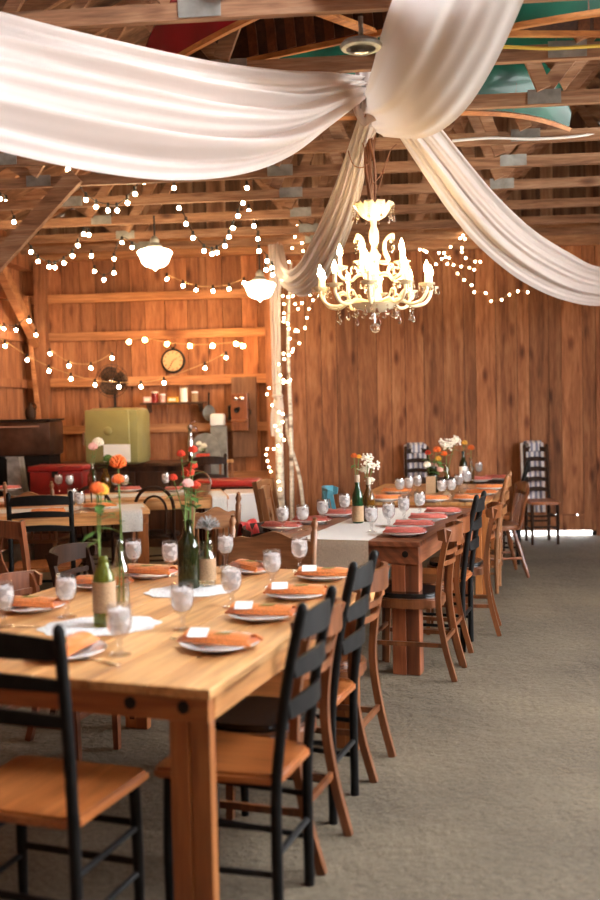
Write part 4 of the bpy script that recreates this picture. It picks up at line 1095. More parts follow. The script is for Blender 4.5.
# runners
def runner(label, fr, t0, t1, a0, a1, drop_near=0, drop_far=0, mat='runner', endmat=None, z=.7735):
    r = thing('table_runner', label, 'table runner', fr.at(a0, (t0+t1)/2, z), fr.rz)
    w = t1-t0; L = a1-a0; s = 1 if fr.rz is not None else 1
    def top(u, v): return Vector(((v-.5)*w, u*L, .0012*math.sin(v*23)*math.sin(u*31)))
    t = MB(); t.grid(top, 40, 10); t.build('cloth', M[mat], r, 'all')
    for dn, y, sg in ((drop_near, 0, -1), (drop_far, L, 1)):
        if dn:
            t = MB(); t.grid(lambda u, v: Vector(((v-.5)*w, y+sg*(.006*min(1, u*6)+.006*math.sin(v*9+u*2)*u), -dn*u)), 12, 10); t.build('hanging_end', M[endmat or mat], r, 'all')
    return r
runner('white runner with hanging burlap end on the red-brown table', T2, .30, .72, -.006, T2.L-.1, .20, 0, 'runner', 'burlap')
runner('cream runner lying along the left pine side table', T5, .2, .52, .02, T5.L-.1, 0, 0, 'runner')
def edge_cloth(label, fr, a0, a1, drop, depth):
    r = thing('hanging_cloth', label, 'cloth', fr.at(a0, 0, .7745), fr.rz); w = a1-a0
    t = MB(); t.grid(lambda u, v: Vector((.012+depth*u, w*v, .0012)), 6, 6); t.build('top_fold', M['runner'], r, 'all')
    t = MB(); t.grid(lambda u, v: Vector((.012-.022*math.sin(min(1, u*6)*PI/2)-.004*u*math.sin(v*8), w*v, .0012-drop*max(0, u-.02))), 14, 10); t.build('hanging_end', M['runner'], r, 'all')
edge_cloth('cream cloth end hanging over the front of the left pine table', T5, .06, .22, .17, .185)
edge_cloth('cream cloth end hanging off the farther side table', T6, .02, .15, .17, .17)
runner('cream runner on the farther side table by the counter', T6, .2, .58, .02, T6.L-.05, 0, 0, 'runner')
# lace mats
def mat_(label, x, y, a, b, ang):
    c = P(x, y, .772); t = MB(); n = 40
    rim = [(a*math.cos(2*PI*k/n)*(1+.05*math.cos(10*2*PI*k/n)), b*math.sin(2*PI*k/n)*(1+.05*math.cos(10*2*PI*k/n))) for k in range(n)]
    t.prism(rim, 0, .002); o = t.build('lace_doily', M['lace'], None, False, c); o.rotation_euler = (0, 0, ang); return tag(o, label, 'doily')
mat_('white lace doily under the burlap-wrapped olive bottle', 100, 626, .215, .165, .2)
mat_('white lace doily under the dark green wine bottle', 190, 591, .19, .15, .2)

# ------------------------------------------------------------------ settings
PL, PLD = Proto(mk_plate()), Proto(mk_plate('plate', .125))
NO, NR = Proto(mk_napkin('orange')), Proto(mk_napkin('rose', .25, .10))
CARD, SPRIG, GOB, FORK = Proto(mk_card), Proto(mk_sprig), Proto(mk_goblet), Proto(mk_fork)
def setting(px, py, fr, side, where, nap='orange', card=True, sprig=True, tw=0, s=1.0, group=None, plate='white china dinner plate'):
    """side: 0 diner on the right, PI on the left, PI/2 at the near end ..."""
    c = P(px, py, .785); c.z = .7705
    rz = fr.rz + side + tw
    g = group
    PL.put(c, rz, f'{plate} {where}', 'dinner plates on the tables')
    n = (NO if nap == 'orange' else NR).put(c+Vector((0, 0, .021)), rz, f'{"folded orange" if nap=="orange" else "folded rose red"} napkin on the plate {where}', f'{nap} napkins')
    R = Matrix.Rotation(rz, 3, 'Z')
    if card: CARD.put(c + R @ Vector((-.066, -.026, .0495)), rz+.2, f'white place card on the napkin {where}', 'place cards').rotation_euler = (.42, 0, rz+.2)
    if sprig: SPRIG.put(c + R @ Vector((.03, .0, .042)), rz+.3, f'dried herb sprig on the napkin {where}', 'herb sprigs')
for i, (x, y, wh) in enumerate([(220, 643, 'nearest the bolted corner of the near table'), (263, 614, 'second back from the bolted corner of the near table'), (297, 593.5, 'third back from the bolted corner of the near table'), (325, 575.5, 'at the far right corner of the near table')]):
    setting(x, y, T1, 0, wh, tw=(-.05, .05, .12, .1)[i])
setting(33, 606, T1, PI, 'left of the burlap-wrapped olive bottle on the near table', card=False)
setting(102, 584, T1, PI, 'behind the burlap-wrapped olive bottle on the near table', card=False)
setting(150, 573.5, T1, PI, 'at the far left corner of the near table', card=False)
setting(66, 651, T1, -PI/2, 'at the near table end behind the black chair', tw=.1)
setting(252, 569, T1, PI/2+.9, 'in front of the wide press-back chair', card=True)
for x, y, wh in [(405, 533, 'nearest on the right side of the runner table'), (414, 525.5, 'second on the right side of the runner table'), (428, 518.5, 'third on the right side of the runner table'), (443, 512.5, 'fourth on the right side of the runner table')]:
    setting(x, y, T2, 0, wh, 'rose', False, False, .1, group='r')
for x, y, wh in [(282, 527, 'nearest on the left side of the runner table'), (312, 521, 'second on the left side of the runner table'), (337, 514, 'by the turquoise chair on the runner table')]:
    setting(x, y, T2, PI, wh, 'rose', False, False, .0, group='r')
for x, y, wh in [(470, 499, 'nearest on the right side of the light pine table'), (481, 493.5, 'second on the right side of the light pine table'), (490, 488, 'farthest on the right side of the light pine table'), (386, 499, 'nearest on the left side of the light pine table'), (397, 492, 'farther along the left side of the light pine table'), (433, 499.5, 'at the near end of the light pine table')]:
    setting(x, y, T3, 0, wh, 'orange', False, False, .0)
for x, y, wh in [(479, 480, 'on the dark table by the small goblet'), (497, 478.5, 'at the right edge of the dark far table')]:
    setting(x, y, T4, 0, wh, 'rose', False, False, .0)
for x, y, wh in [(48, 513, 'nearest on the left pine side table'), (100, 507, 'by the runner end of the left pine side table')]:
    setting(x, y, T5, PI/2, wh, 'orange', False, False, .0)
for x, y, wh in [(8, 489, 'at the left end of the farther side table'), (128, 490, 'in the middle of the farther side table'), (178, 490, 'near the red flowers on the farther side table')]:
    setting(x, y, T6, PI/2, wh, 'rose', False, False, .0)
def goblets(lst, grp):
    for x, y, lab in lst:
        c = P(x, y, .7705); GOB.put(c, random.uniform(0, 6), lab, grp)
goblets([(183, 630, 'goblet of iced water by the plate nearest the bolted corner'), (232, 607.5, 'goblet of iced water by the second plate on the near table'), (272.5, 587.5, 'goblet of iced water by the third plate on the near table'),
         (300, 571.5, 'goblet of iced water left of the far right corner plate'), (226, 567, 'goblet of iced water in front of the wide press-back chair'), (171, 576, 'goblet of iced water left of the dark green wine bottle'),
         (134, 573, 'goblet of iced water half hidden behind the clear bottle'), (67, 617.5, 'goblet of iced water left of the burlap-wrapped olive bottle'), (120, 655, 'goblet of iced water right of the black chair back, nearest camera'),
         (4, 627, 'goblet of iced water cut by the left picture edge')], 'goblets on the near table')
goblets([(283, 532, 'goblet with ice nearest on the left side of runner table'), (303, 530.5, 'goblet with ice just above the press-back finial'), (323, 524, 'goblet with ice left of the green bottle on the runner table'), (345, 517, 'goblet with ice touching the green bottle by the runner'),
         (371.5, 532.5, 'goblet with ice at the front of the runner table'), (389, 528, 'goblet with ice second along the runner right edge'), (404, 520.5, 'goblet with ice third along the runner right edge'), (420, 515, 'goblet with ice fourth along the runner right edge')], 'goblets on the runner table')
goblets([(400, 497.5, 'small goblet at the left of the light pine table'), (409, 496, 'small goblet left of the kraft card on the pine table'), (417.5, 494, 'small goblet against the kraft card on the pine table'), (442, 499.5, 'small goblet in the front cluster of the pine table'),
         (452, 498.5, 'small goblet second in the front cluster of the pine table'), (459, 493, 'small goblet third in the front cluster of the pine table'), (467, 489, 'small goblet rearmost in the cluster on the pine table')], 'goblets on the light pine table')
goblets([(479, 478, 'lone goblet on the dark far table')], 'goblets on the far tables')
goblets([(73, 509, 'goblet behind its twin on the left pine side table'), (80, 512.5, 'goblet in front of its twin on the left pine side table'), (59, 491, 'left goblet of the pair behind the black chair'), (70, 491.5, 'right goblet of the pair behind the black chair'),
         (116, 492, 'left goblet of the pair behind the orange flower'), (125, 492, 'right goblet of the pair behind the orange flower'), (166, 490, 'goblet behind the hoop-backed chair on the farther table')], 'goblets on the left side tables')
for x, y, a, lab in ((15, 628, .4, 'silver fork by the left edge plate on the near table'), (99, 662, -.3, 'silver fork at the near end of the pine table'), (196, 640, .2, 'silver fork beside the plate nearest the bolted corner')):
    c = P(x, y, .7705); FORK.put(c, a+T1.rz+PI/2, lab, 'forks on the near table')

# centrepieces -- near table
c = P(105, 626, .773)
bt = bottle('wine_bottle', 'olive green bottle wrapped in burlap on the front doily', c, 'olive', .25, .040, 'kraft', (.055, .165), mouth=.015, body=.66)
flower('orange bloom on a tall green stem above the olive bottle', c+Vector((0, 0, .03)), Q(97, 489, c.y), .028, 'fl_orange', 'mum', 5, 3, lsize=.07)
flower('pale orange bloom leaning left above the olive bottle', c+Vector((-.006, 0, .03)), Q(101, 491, c.y+.03), .03, 'fl_yellow', 'mum', 4, 4, lsize=.07)
c = P(121, 606, .773)
bottle('glass_bottle', 'clear long-necked bottle holding stems on the near table', c, 'bglass', .27, .036, mouth=.014, body=.5)
flower('orange bloom on a straight stem in the clear bottle', c+Vector((.012, 0, .015)), Q(118, 480, c.y), .026, 'fl_orange', 'mum', 2, 5)
flower('large orange bloom highest above the clear bottle', c+Vector((-.008, .0, .015)), Q(118, 463, c.y+.04), .036, 'fl_orange', 'mum', 2, 6)
c = P(189, 588, .773)
bottle('wine_bottle', 'dark green wine bottle of red flowers on the rear doily', c, 'dgreen', .30, .047, None, mouth=.018, body=.60)
for i, (x, y, k, lab) in enumerate([(181, 454, .020, 'round red bud at upper left in the dark green bottle'), (193, 450, .022, 'round red bud at the top of the dark green bottle'), (188, 473, .030, 'largest red flower in the middle above the dark green bottle'), (173, 478, .020, 'small red flower low left above the dark green bottle'), (196, 486, .022, 'red flower right of centre above the dark green bottle'), (193, 466, .022, 'red flower just under the top bud in the dark bottle')]):
    flower(lab, c+Vector((.004*(i-3), .002*(i % 3), .17)), Q(x, y, c.y+.02*(i % 3)), k, 'fl_red', 'mum', 3, 20+i, lsize=.06)
flower('pink flower low in the bunch in the dark green bottle', c+Vector((0, -.006, .17)), Q(188, 484, c.y-.02), .026, 'fl_pink', 'mum', 4, 31, lsize=.07)
c = P(207, 586, .773)
bottle('glass_jar', 'clear jar with a burlap band beside the dark green bottle', c, 'bglass', .18, .040, 'kraft', (.03, .125), mouth=.028, body=.62, cat='jar')
flower('dusty blue thistle head sitting in the burlap-banded jar', c+Vector((0, 0, .02)), Q(208, 527, c.y), .055, 'fl_blue', 'spike', 0, 9)
# runner table
c = P(358, 523, .775)
bottle('wine_bottle', 'green wine bottle with kraft wrap on the white runner', c, 'green', .275, .037, 'kraft', (.012, .115), 'burlap', body=.62)
flower('orange bloom standing in the green kraft-wrapped bottle', c+Vector((0, 0, .2)), Q(354, 456, c.y), .022, 'fl_orange', 'mum', 1, 12)
flower('yellow orange bloom beside the orange one in green bottle', c+Vector((.004, 0, .2)), Q(359, 457, c.y), .018, 'fl_yellow', 'mum', 1, 13)
c = P(369, 521.5, .775)
bottle('wine_bottle', 'amber bottle tied with twine on the white runner', c, 'amber', .25, .042, None, (.0, .1), 'burlap', body=.6)
for i, (x, y, k, lab) in enumerate([(367, 458, .045, 'upper head of white baby\'s breath over the amber bottle'), (372, 465, .045, 'right head of white baby\'s breath over the amber bottle'), (364, 470, .04, 'left head of white baby\'s breath over the amber bottle'), (371, 480, .03, 'lowest head of white baby\'s breath over the amber bottle')]):
    flower(lab, c+Vector((.003*i, .004*(i-1), .16)), Q(x, y, c.y+.02*(i-1)), k, 'fl_white', 'cluster', 1, 40+i, lsize=.03)
# light pine table
c = P(430, 493, .7715)
t = MB(); t.box((0, 0, .075), (.085, .004, .15), (.08, 0, 0)); o = t.build('table_card', M['kraft'], None, False, c+Vector((-.0, -.06, .0))); tag(o, 'kraft table card leaning in front of the flower jar', 'card')
bottle('glass_jar', 'dark flower jar behind the kraft table card', c+Vector((.03, .04, 0)), 'dgreen', .20, .05, None, mouth=.035, body=.7, cat='jar')
for i, (x, y, k, m_, kd, lab) in enumerate([(437, 450, .035, 'fl_orange', 'mum', 'upper orange flower in the mixed bouquet'), (444, 454, .03, 'fl_orange', 'mum', 'right orange flower in the mixed bouquet'), (428, 453, .028, 'fl_red', 'mum', 'red flower left in the mixed bouquet'), (427, 465, .035, 'fl_white', 'mum', 'cream flower low left in the mixed bouquet'), (438, 459, .03, 'fl_yellow', 'mum', 'yellow flower in the middle of the mixed bouquet'), (434, 466, .035, 'fl_pink', 'mum', 'pink flower low in the mixed bouquet'), (440, 470, .03, 'fl_pink', 'mum', 'pink flower lowest right in the mixed bouquet')]):
    flower(lab, c+Vector((.03+.004*(i-3), .04+.003*(i % 3), .08)), Q(x, y, c.y+.03*(i % 3)), k, m_, kd, 4, 60+i, lsize=.08)
c = P(447, 491, .7715)
bottle('glass_bottle', 'clear bottle holding the cream hydrangea on pine table', c, 'bglass', .24, .036, None, mouth=.015, body=.5)
flower('big cream hydrangea head arching over the pine table', c+Vector((0, 0, .1)), Q(447, 444, c.y), .075, 'fl_white', 'cluster', 2, 71, lsize=.07)
flower('smaller cream hydrangea head to the right of the big one', c+Vector((.004, 0, .1)), Q(456, 440, c.y+.02), .055, 'fl_white', 'cluster', 1, 72, lsize=.07)
# dark table
c = P(463.5, 483, .7715)
bottle('wine_bottle', 'dark wine bottle with a white label on the dark table', c, 'dgreen', .31, .038, 'paper', (.05, .16), body=.58)
flower('yellow flower above the white-labelled wine bottle', c+Vector((0, 0, .22)), Q(464.5, 443, c.y), .03, 'fl_yellow', 'mum', 1, 80)
c = P(471, 482, .7715)
bottle('glass_bottle', 'amber bottle right of the white-labelled wine bottle', c, 'amber', .24, .034, None, body=.5)
flower('orange flower on the stem right of the wine bottle', c+Vector((0, 0, .12)), Q(471, 448, c.y), .035, 'fl_orange', 'mum', 1, 81)
# far side table
c = P(93, 490, .7715)
bottle('glass_bottle', 'clear slim bottle with pink flowers on the farther table', c, 'bglass', .26, .05, None, mouth=.018, body=.5)
flower('pale pink flower leaning left in the slim clear bottle', c+Vector((0, 0, .1)), Q(93, 447, c.y), .05, 'fl_pink', 'mum', 1, 90)
flower('white flower at the top of the slim clear bottle', c+Vector((.004, 0, .1)), Q(98, 443, c.y+.04), .06, 'fl_white', 'mum', 2, 91)
c = P(106, 489, .7715)
bottle('glass_bottle', 'squat amber bottle with greenery on the farther table', c, 'amber', .2, .05, None, mouth=.02, body=.5)
flower('green seed head on the stem in the squat amber bottle', c+Vector((0, 0, .08)), Q(108, 459, c.y), .05, 'leaf', 'mum', 3, 92, lsize=.09)

# ------------------------------------------------------------------ chairs
LAD, LADW = Proto(mk_ladder()), Proto(mk_ladder(w=.42, sw=.45, h=1.0, lean=.45, zl=.735, sh=.042, st=.07))
BEN = Proto(mk_bent()); BENW = Proto(mk_bent(seatm='bent'))
PRS = Proto(mk_press(w=.50)); CAFE = Proto(mk_cafe()); SPL_ = Proto(mk_splat()); STAR = Proto(mk_splat('oak', 1.0, True, .36))
ARM = Proto(mk_bent('mahog', 'vinyl', .815)); WIN = Proto(mk_windsor()); BOW = Proto(mk_cafe('darkwood', .9, False, 5)); TURQ = Proto(mk_bent('turq', 'turq', .93)); DARKB = Proto(mk_bent('darkwood', 'vinyl', .86))
TALL = Proto(mk_ladder('darkwood', 'seat', .25, .30, 1.07, 5, .6, .56, .05, .06)); OAKB = Proto(mk_ladder('oak', 'seat', .34, .38, .97, 3))
def side_chair(pr, fr, a, out, lab, side=0, tw=0, grp=None):
    """a along the table; out = distance of the chair's centre line beyond the edge; side 0 right, 1 left"""
    if side == 0: pos = fr.at(a, -out); rz = fr.rz + PI/2
    else: pos = fr.at(a, fr.W+out); rz = fr.rz - PI/2
    return pr.put(pos, rz+tw, lab, grp)
G1 = 'chairs along the right of the near table'
def afoot(fr, px, py):                                # where a foot falls: distance along the table and beyond its edge
    g = P(px, py, 0) - fr.o; return g.dot(fr.d), g.dot(fr.p)
a1, o1 = afoot(T1, 301, 885); a3, o3 = afoot(T1, 352, 795); a2n, o2n = afoot(T1, 327, 871); a2, o2 = afoot(T1, 345, 838); a4n, o4n = afoot(T1, 378.7, 780); a4, o4 = afoot(T1, 389, 758.7)
print('feet', a1, o1, a2n, o2n, a2, o2, a3, o3, a4n, o4n, a4, o4)
side_chair(LAD, T1, a1-.13, o1-.150, 'black ladder-back chair with wood seat nearest camera on right', 0, 0, G1)
side_chair(BEN, T1, (a2+a2n)/2, (o2+o2n)/2-.285, 'brown bentwood chair between the two black ladder-back chairs', 0, 0, G1)
side_chair(LAD, T1, a3-.135, o3-.165, 'black ladder-back chair second along the near table', 0, 0, G1)
side_chair(BENW, T1, (a4+a4n)/2, (o4+o4n)/2-.285, 'brown bentwood chair at the far right corner of near table', 0, 0, G1)
fw = T1.at(-.10, T1.W/2)
LADW.put(T1.at(-.06, T1.W*.5-.17), T1.rz, 'large black ladder-back chair at the near table end, bottom left')
PRS.put(T1.at(T1.L+.26, T1.W/2+.12), T1.rz+PI-.12, 'wide press-back oak chair with finials at near table head')
ARM.put(T1.at(1.30, T1.W-.02), T1.rz-PI/2, 'low red-brown chair pushed in at the left of near table')
DARKB.put(T1.at(1.93, T1.W+.06), T1.rz-PI/2, 'black bent-crest chair at the far left of the near table')
a5n, o5n = afoot(T2, 455, 681.7); a6, o6 = afoot(T2, 467, 659); a7, o7 = afoot(T2, 470, 642.7); a8, o8 = afoot(T2, 496.7, 636)
print('feet2', a5n, o5n, a6, o6, a7, o7, a8, o8)
G2 = 'chairs along the right of the runner table'
side_chair(BEN, T2, a5n+.155, o5n-.285, 'bentwood chair with black seat nearest by the runner table', 0, 0, G2)
side_chair(BENW, T2, a6+.0, o6-.285, 'bentwood chair second along the runner table', 0, 0, G2)
side_chair(LAD, T2, a7-.10, o7-.175, 'black ladder-back chair at the runner table', 0, 0, G2)
side_chair(BEN, T2, a8+.12, o8-.285, 'bentwood chair pulled out behind the black one at runner table', 0, .14, G2)
g = P(503, 592, 0); OAKB.put(g + T3.p*-.22 + T3.d*.1, T3.rz+PI/2, 'light oak slatted chair at the pine table right side')
g = P(521, 580, 0); WIN.put((g.x-.15, g.y+.30, 0), T3.rz+PI/2+.3, 'turned-leg windsor chair right of the light pine table')
g = P(527, 566, 0); LAD.put((g.x-.19, g.y+.30, 0), T3.rz+PI/2, 'black ladder-back chair behind the turned-leg windsor chair')
g = P(537, 541, 0); TALL.put((g.x+.02, min(g.y, 11.0)-.1, 0), PI, 'tall dark ladder-back chair by the gap in the wall')
g = P(419, 541, 0); TALL.put((g.x, 11.08, 0), PI, 'tall dark ladder-back chair behind the mixed bouquet')
# striped cloths over the two tall chairs
def chair_cloth(px, label):
    g = P(px, 541, 0); y = 11.08 if px < 500 else min(g.y, 11.0)-.1
    t = MB()
    def fn(u, v):
        x = (v-.5)*.235; s = u*1.1; d = .012*math.sin(v*16+u*3)
        if s < .75: return Vector((x*1.1, .30+.075*(s/.75)+d, .30+s*1.04))
        if s < .85: return Vector((x*.8, .375-1.0*(s-.75), 1.08+.025*math.sin((s-.75)/.1*PI)))
        return Vector((x*.5, .262-.03*(s-.85), 1.08-.35*(s-.85)))
    t.grid(fn, 40, 20); o = t.build('striped_cloth', M['stripe'], None, 'all', (g.x+(.0 if px < 500 else .055), y, 0))
    return tag(o, label, 'cloth')
chair_cloth(533, 'white and blue striped cloth over the tall chair at right')
chair_cloth(419, 'white and blue striped cloth over the chair behind the bouquet')
# left chairs
q = Q(36, 496, 6.9); LADW.put((q.x, q.y+.21, 0), .12, 'black ladder-back chair drawn up to the left pine side table')
q = Q(-26, 496, 6.8); LADW.put((q.x-.09, q.y+.2, 0), .12, 'black ladder-back chair cut by the left picture edge')
q = Q(4, 512, 5.4); SPL_.put((q.x, q.y+.26, 0), -.35, 'red-brown splat-back chair at the left picture edge')
q = Q(152, 483, 8.6); CAFE.put((q.x, q.y+.24, 0), .05, 'dark hoop-back café chair in front of the farther table')
q = Q(91, 479, 8.5); BOW.put((q.x, q.y+.22, 0), .0, 'dark bow-back chair behind the orange flowers')
PRS3 = Proto(mk_press(w=.40)); q = Q(30, 473, 8.42); PRS3.put((q.x, q.y+.24, 0), -.05, 'oak press-back chair drawn up to the farther side table')
q = Q(202, 503, 6.35); PRS2 = Proto(mk_press('oak', 'oakx', .30, .95, True, 5, .10)); PRS2.put((q.x, q.y+.2, 0), .35, 'oak spindle chair just behind the thistle jar')
side_chair(STAR, T2, 1.0, .03, 'oak chair with a star-shaped cutout back', 1, .25)
LOWB = Proto(mk_bent('darkwood', 'vinyl', .80)); side_chair(LOWB, T2, .40, -.10, 'dark bentwood chair under the red bandana cloth', 1, 0)
side_chair(TURQ, T2, 1.84, -.16, 'turquoise painted chair beyond the runner table', 1, .2)
q = T2.at(.40, T2.W-.10); rb = Matrix.Rotation(T2.rz-PI/2, 3, 'Z')
t = MB()
def band(u, v):
    x = (v-.5)*.26; s = (u-.5)*2
    return Vector((x*(1+.15*abs(s)), -.30+.03*math.copysign(abs(s)**.5, s)+.01*math.sin(v*14), .822-.11*abs(s)+.006*math.sin(v*9)))
t.grid(band, 24, 16); o = t.build('bandana', M['red_cloth'], None, 'all', q); o.rotation_euler = (0, 0, T2.rz-PI/2); tag(o, 'red patterned bandana draped over a dark chair back', 'cloth')
g = P(286, 545, 0)
q = Q(287, 489, 7.6); SP2 = Proto(mk_splat('oak', .98, False, .34)); SP2.put((q.x+.06, q.y+.12, 0), T2.rz-PI/2, 'oak chair standing behind the star-cutout chair')

# ------------------------------------------------------------------ kitchen corner at back left
def bx(u, v): return B(u, v, 0)
uL = UL+.32; uR = inB(Q(206, 463, 11.1))[0]
cn = thing('counter', 'dark wooden counter along the warm board wall', 'counter', B((uL+uR)/2, 11.2, 0), BA); W = uR-uL
t = MB(); t.box((0, 0, .93), (W, .62, .04), bevel=.005); t.build('countertop', M['counter'], cn)
t = MB(); t.box((0, .03, .455), (W-.06, .52, .91)); t.build('cabinet_body', M['counter'], cn)
for k in range(5):
    t = MB(); w_ = (W-.1)/5; t.box((-W/2+.05+w_*(k+.5), -.24, .46), (w_-.03, .02, .78), bevel=.004); dd = t.build('door', M['counter'], cn)
    t = MB(); t.ball((-W/2+.05+w_*(k+.5)+w_*.38, -.26, .52), .014, 8); t.build('knob', M['iron'], dd)
# green vintage cooler on the counter
q = Q(118, 463, 10.95); fz = .951
fr_ = thing('vintage_icebox', 'small rounded olive green icebox standing on the counter', 'icebox', (q.x, q.y+.12, fz), BA-.12)
t = MB(); t.box((0, 0, .31), (.62, .42, .62), bevel=.075); t.build('cabinet', M['fridge'], fr_, True)
t = MB(); t.box((-.045, -.215, .31), (.51, .05, .58), bevel=.02); dd = t.build('door', M['fridge'], fr_, True)
t = MB(); t.lathe([(0, .015), (.03, .013), (.045, .006), (.05, 0)], 20, (-.03, -.24, .37), Matrix.Rotation(PI/2, 3, 'X')); t.build('round_badge', M['fridge'], dd, True)
t = MB(); t.box((.07, -.243, .13), (.31, .004, .19), bevel=.001); t.build('paper_sticker', M['paper'], dd)
t = MB(); t.bar((-.30, -.26, .22), (-.30, -.26, .36), .02, .02); t.build('latch', M['chrome'], dd)
# fan behind it
q = Q(113, 381, 11.3)
fan = thing('electric_fan', 'round dark-bladed fan above the olive green icebox', 'fan', (q.x, q.y, q.z), BA)
t = MB()
for rr in (.185, .15, .11, .065): t.tube([(rr*math.cos(2*PI*k/28), -.05+.3*(.17-rr)*-.3, rr*math.sin(2*PI*k/28)) for k in range(29)], .003, 5)
for k in range(16):
    a = 2*PI*k/16; t.tube([(.03*math.cos(a), -.062, .03*math.sin(a)), (.12*math.cos(a), -.06, .12*math.sin(a)), (.185*math.cos(a), -.05, .185*math.sin(a))], .002, 4)
t.build('wire_cage', M['iron'], fan)
for k in range(3):
    a = 2*PI*k/3+PI/2+.5; t = MB(); ca, sa = math.cos(a), math.sin(a)
    t.grid(lambda u, v: Vector(((.02+.15*u)*ca-(v-.5)*.21*math.sin(PI*(.15+.75*u))*sa, -.02+.03*(v-.5), (.02+.15*u)*sa+(v-.5)*.21*math.sin(PI*(.15+.75*u))*ca)), 8, 6); t.build('blade', M['steel'], fan, 'all')
t = MB(); t.lathe([(0, .02), (.026, .012), (.03, 0)], 14, (0, -.06, 0), Matrix.Rotation(PI/2, 3, 'X')); t.build('hub', M['chrome'], fan, True)
t = MB(); t.lathe([(.045, 0), (.05, .05), (.04, .1), (0, .11)], 14, (0, .09, 0), Matrix.Rotation(PI/2, 3, 'X')); t.build('motor', M['iron'], fan, True)
t = MB(); t.tube([(0, .05, -.04), (0, .06, fz+.62-q.z+.012)], .014, 8); t.build('stand', M['iron'], fan)
t = MB(); t.lathe([(0, .012), (.07, .01), (.085, 0), (0, 0)], 18, (0, .06, fz+.62-q.z+.001)); t.build('base', M['iron'], fan, True)
# pocket-watch style wall clock
q = Q(173.5, 361, 11.45); vq = VB-.115
def onwall(px, py, off):
    d_ = ray(px, py); tt_ = (VB-off-CPOS.dot(VX))/d_.dot(VX); return CPOS+d_*tt_
q = onwall(173.5, 361, .02)
ck = thing('wall_clock', 'round pocket-watch wall clock on the warm boards', 'clock', q, BA)
RX = Matrix.Rotation(PI/2, 3, 'X')
t = MB(); t.lathe([(0, 0), (.138, 0), (.145, .02), (.14, .045), (.122, .05), (.12, .036), (0, .036)], 32, (0, 0, 0), RX); t.build('case', M['iron'], ck, True)
t = MB(); t.lathe([(0, .0395), (.12, .0395), (.12, .037)], 32, (0, 0, 0), RX); t.build('dial', M['clockface'], ck, True)
for k in range(12):
    a = 2*PI*k/12; t = MB(); t.box((.1*math.sin(a), -.041, .1*math.cos(a)), (.008, .003, .022), (0, a, 0)); t.build('hour_mark', M['iron'], ck)
for L_, a in ((.06, 1.0), (.085, 3.6)):
    t = MB(); t.bar((0, -.044, 0), (L_*math.sin(a), -.044, L_*math.cos(a)), .003, .01, (0, 1, 0)); t.build('hand', M['iron'], ck)
t = MB(); t.tube([(.03*math.cos(2*PI*k/16), -.02, .185+.03*math.sin(2*PI*k/16)) for k in range(17)], .007, 6); t.lathe([(.018, .14), (.022, .15), (.016, .16)], 10, (0, -.02, 0)); t.build('crown_ring', M['iron'], ck, True)
# shelf with jars and tins
q0, q1 = onwall(142, 402.5, .14), onwall(206, 402, .14)
sh = thing('wall_shelf', 'narrow dark shelf of tins below the clock', 'shelf', (q0+q1)/2, BA); W = (q1-q0).length
t = MB(); t.box((0, 0, -.012), (W, .2, .024), bevel=.003); t.build('board', M['counter'], sh)
for s in (-.8, .8): t = MB(); t.box((s*W/2, .075, -.07), (.03, .05, .09)); t.bar((s*W/2, .05, -.11), (s*W/2, -.06, -.03), .02, .02); t.build('bracket', M['counter'], sh)
for x, w_, h_, mt_, kind, lab in ((148, .09, .07, 'fl_pink', 'box', 'pale pink box at the left end of the shelf'), (155, .075, .13, 'red_paint', 'can', 'red tin second from the left on the shelf'), (163, .06, .10, 'fl_pink', 'can', 'pale pink tin in the middle of the shelf'), (173, .12, .06, 'fl_yellow', 'box', 'yellow carton lying on the shelf'), (184, .09, .18, 'white', 'can', 'tall white canister at the right of the shelf'), (195, .07, .12, 'kraft', 'can', 'tan tin at the right end of the shelf')):
    c = onwall(x, 402, .14); c.z = (q0.z+q1.z)/2+.001
    if kind == 'box':
        o = thing('carton', lab, 'box', c, BA); t = MB(); t.box((0, 0, h_/2), (w_, .07, h_), bevel=.003); t.build('body', M[mt_], o); t = MB(); t.box((0, -.036, h_/2), (w_*.7, .002, h_*.5)); t.build('panel', M['paper'], o)
    else:
        o = thing('tin_can', lab, 'tin', c, BA); t = MB(); t.lathe([(0, 0), (w_/2, 0), (w_/2+.002, .004), (w_/2, .008), (w_/2, h_-.02), (0, h_-.02)], 18); t.build('body', M[mt_], o, True); t = MB(); t.lathe([(w_/2+.002, h_-.0195), (w_/2+.002, h_-.004), (w_/2-.005, h_), (0, h_)], 18); t.build('lid', M['white'] if mt_ != 'white' else M['kraft'], o, True)
# antique telephone on its board
q = onwall(244, 415, .10)
bb = thing('telephone_board', 'tall brown plank behind the antique wall telephone', 'board', onwall(244.5, 417, .075), BA)
hh = (onwall(244, 377, .075)-onwall(244, 457, .075)).length
t = MB(); t.box((0, 0, 0), (.29, .026, hh), bevel=.004); t.build('plank', M['phoneb'], bb)
q = onwall(241, 412, .095)
ph = thing('wall_telephone', 'antique wooden wall telephone with twin bells', 'telephone', q, BA)
t = MB(); t.box((0, -.06, 0), (.19, .12, .43), bevel=.008); t.build('case', M['phone'], ph)
t = MB(); t.box((0, -.155, -.10), (.2, .09, .018), (.25, 0, 0), .003); t.build('writing_shelf', M['phone'], ph)
for s in (-.035, .035):
    t = MB(); t.ball((s, -.135, .155), .03, 12, 1, .7, 1); t.build('bell', M['chrome'], ph, True)
t = MB(); t.tube(catmull([(0, -.12, .04), (0, -.17, .05), (-.01, -.2, .035)], 4), .012, 8); t.lathe([(.012, 0), (.022, .02), (.034, .045), (.03, .046), (0, .02)], 14, (-.012, -.2, .035), Matrix.Rotation(PI/2+.3, 3, 'X')); t.build('mouthpiece', M['iron'], ph, True)
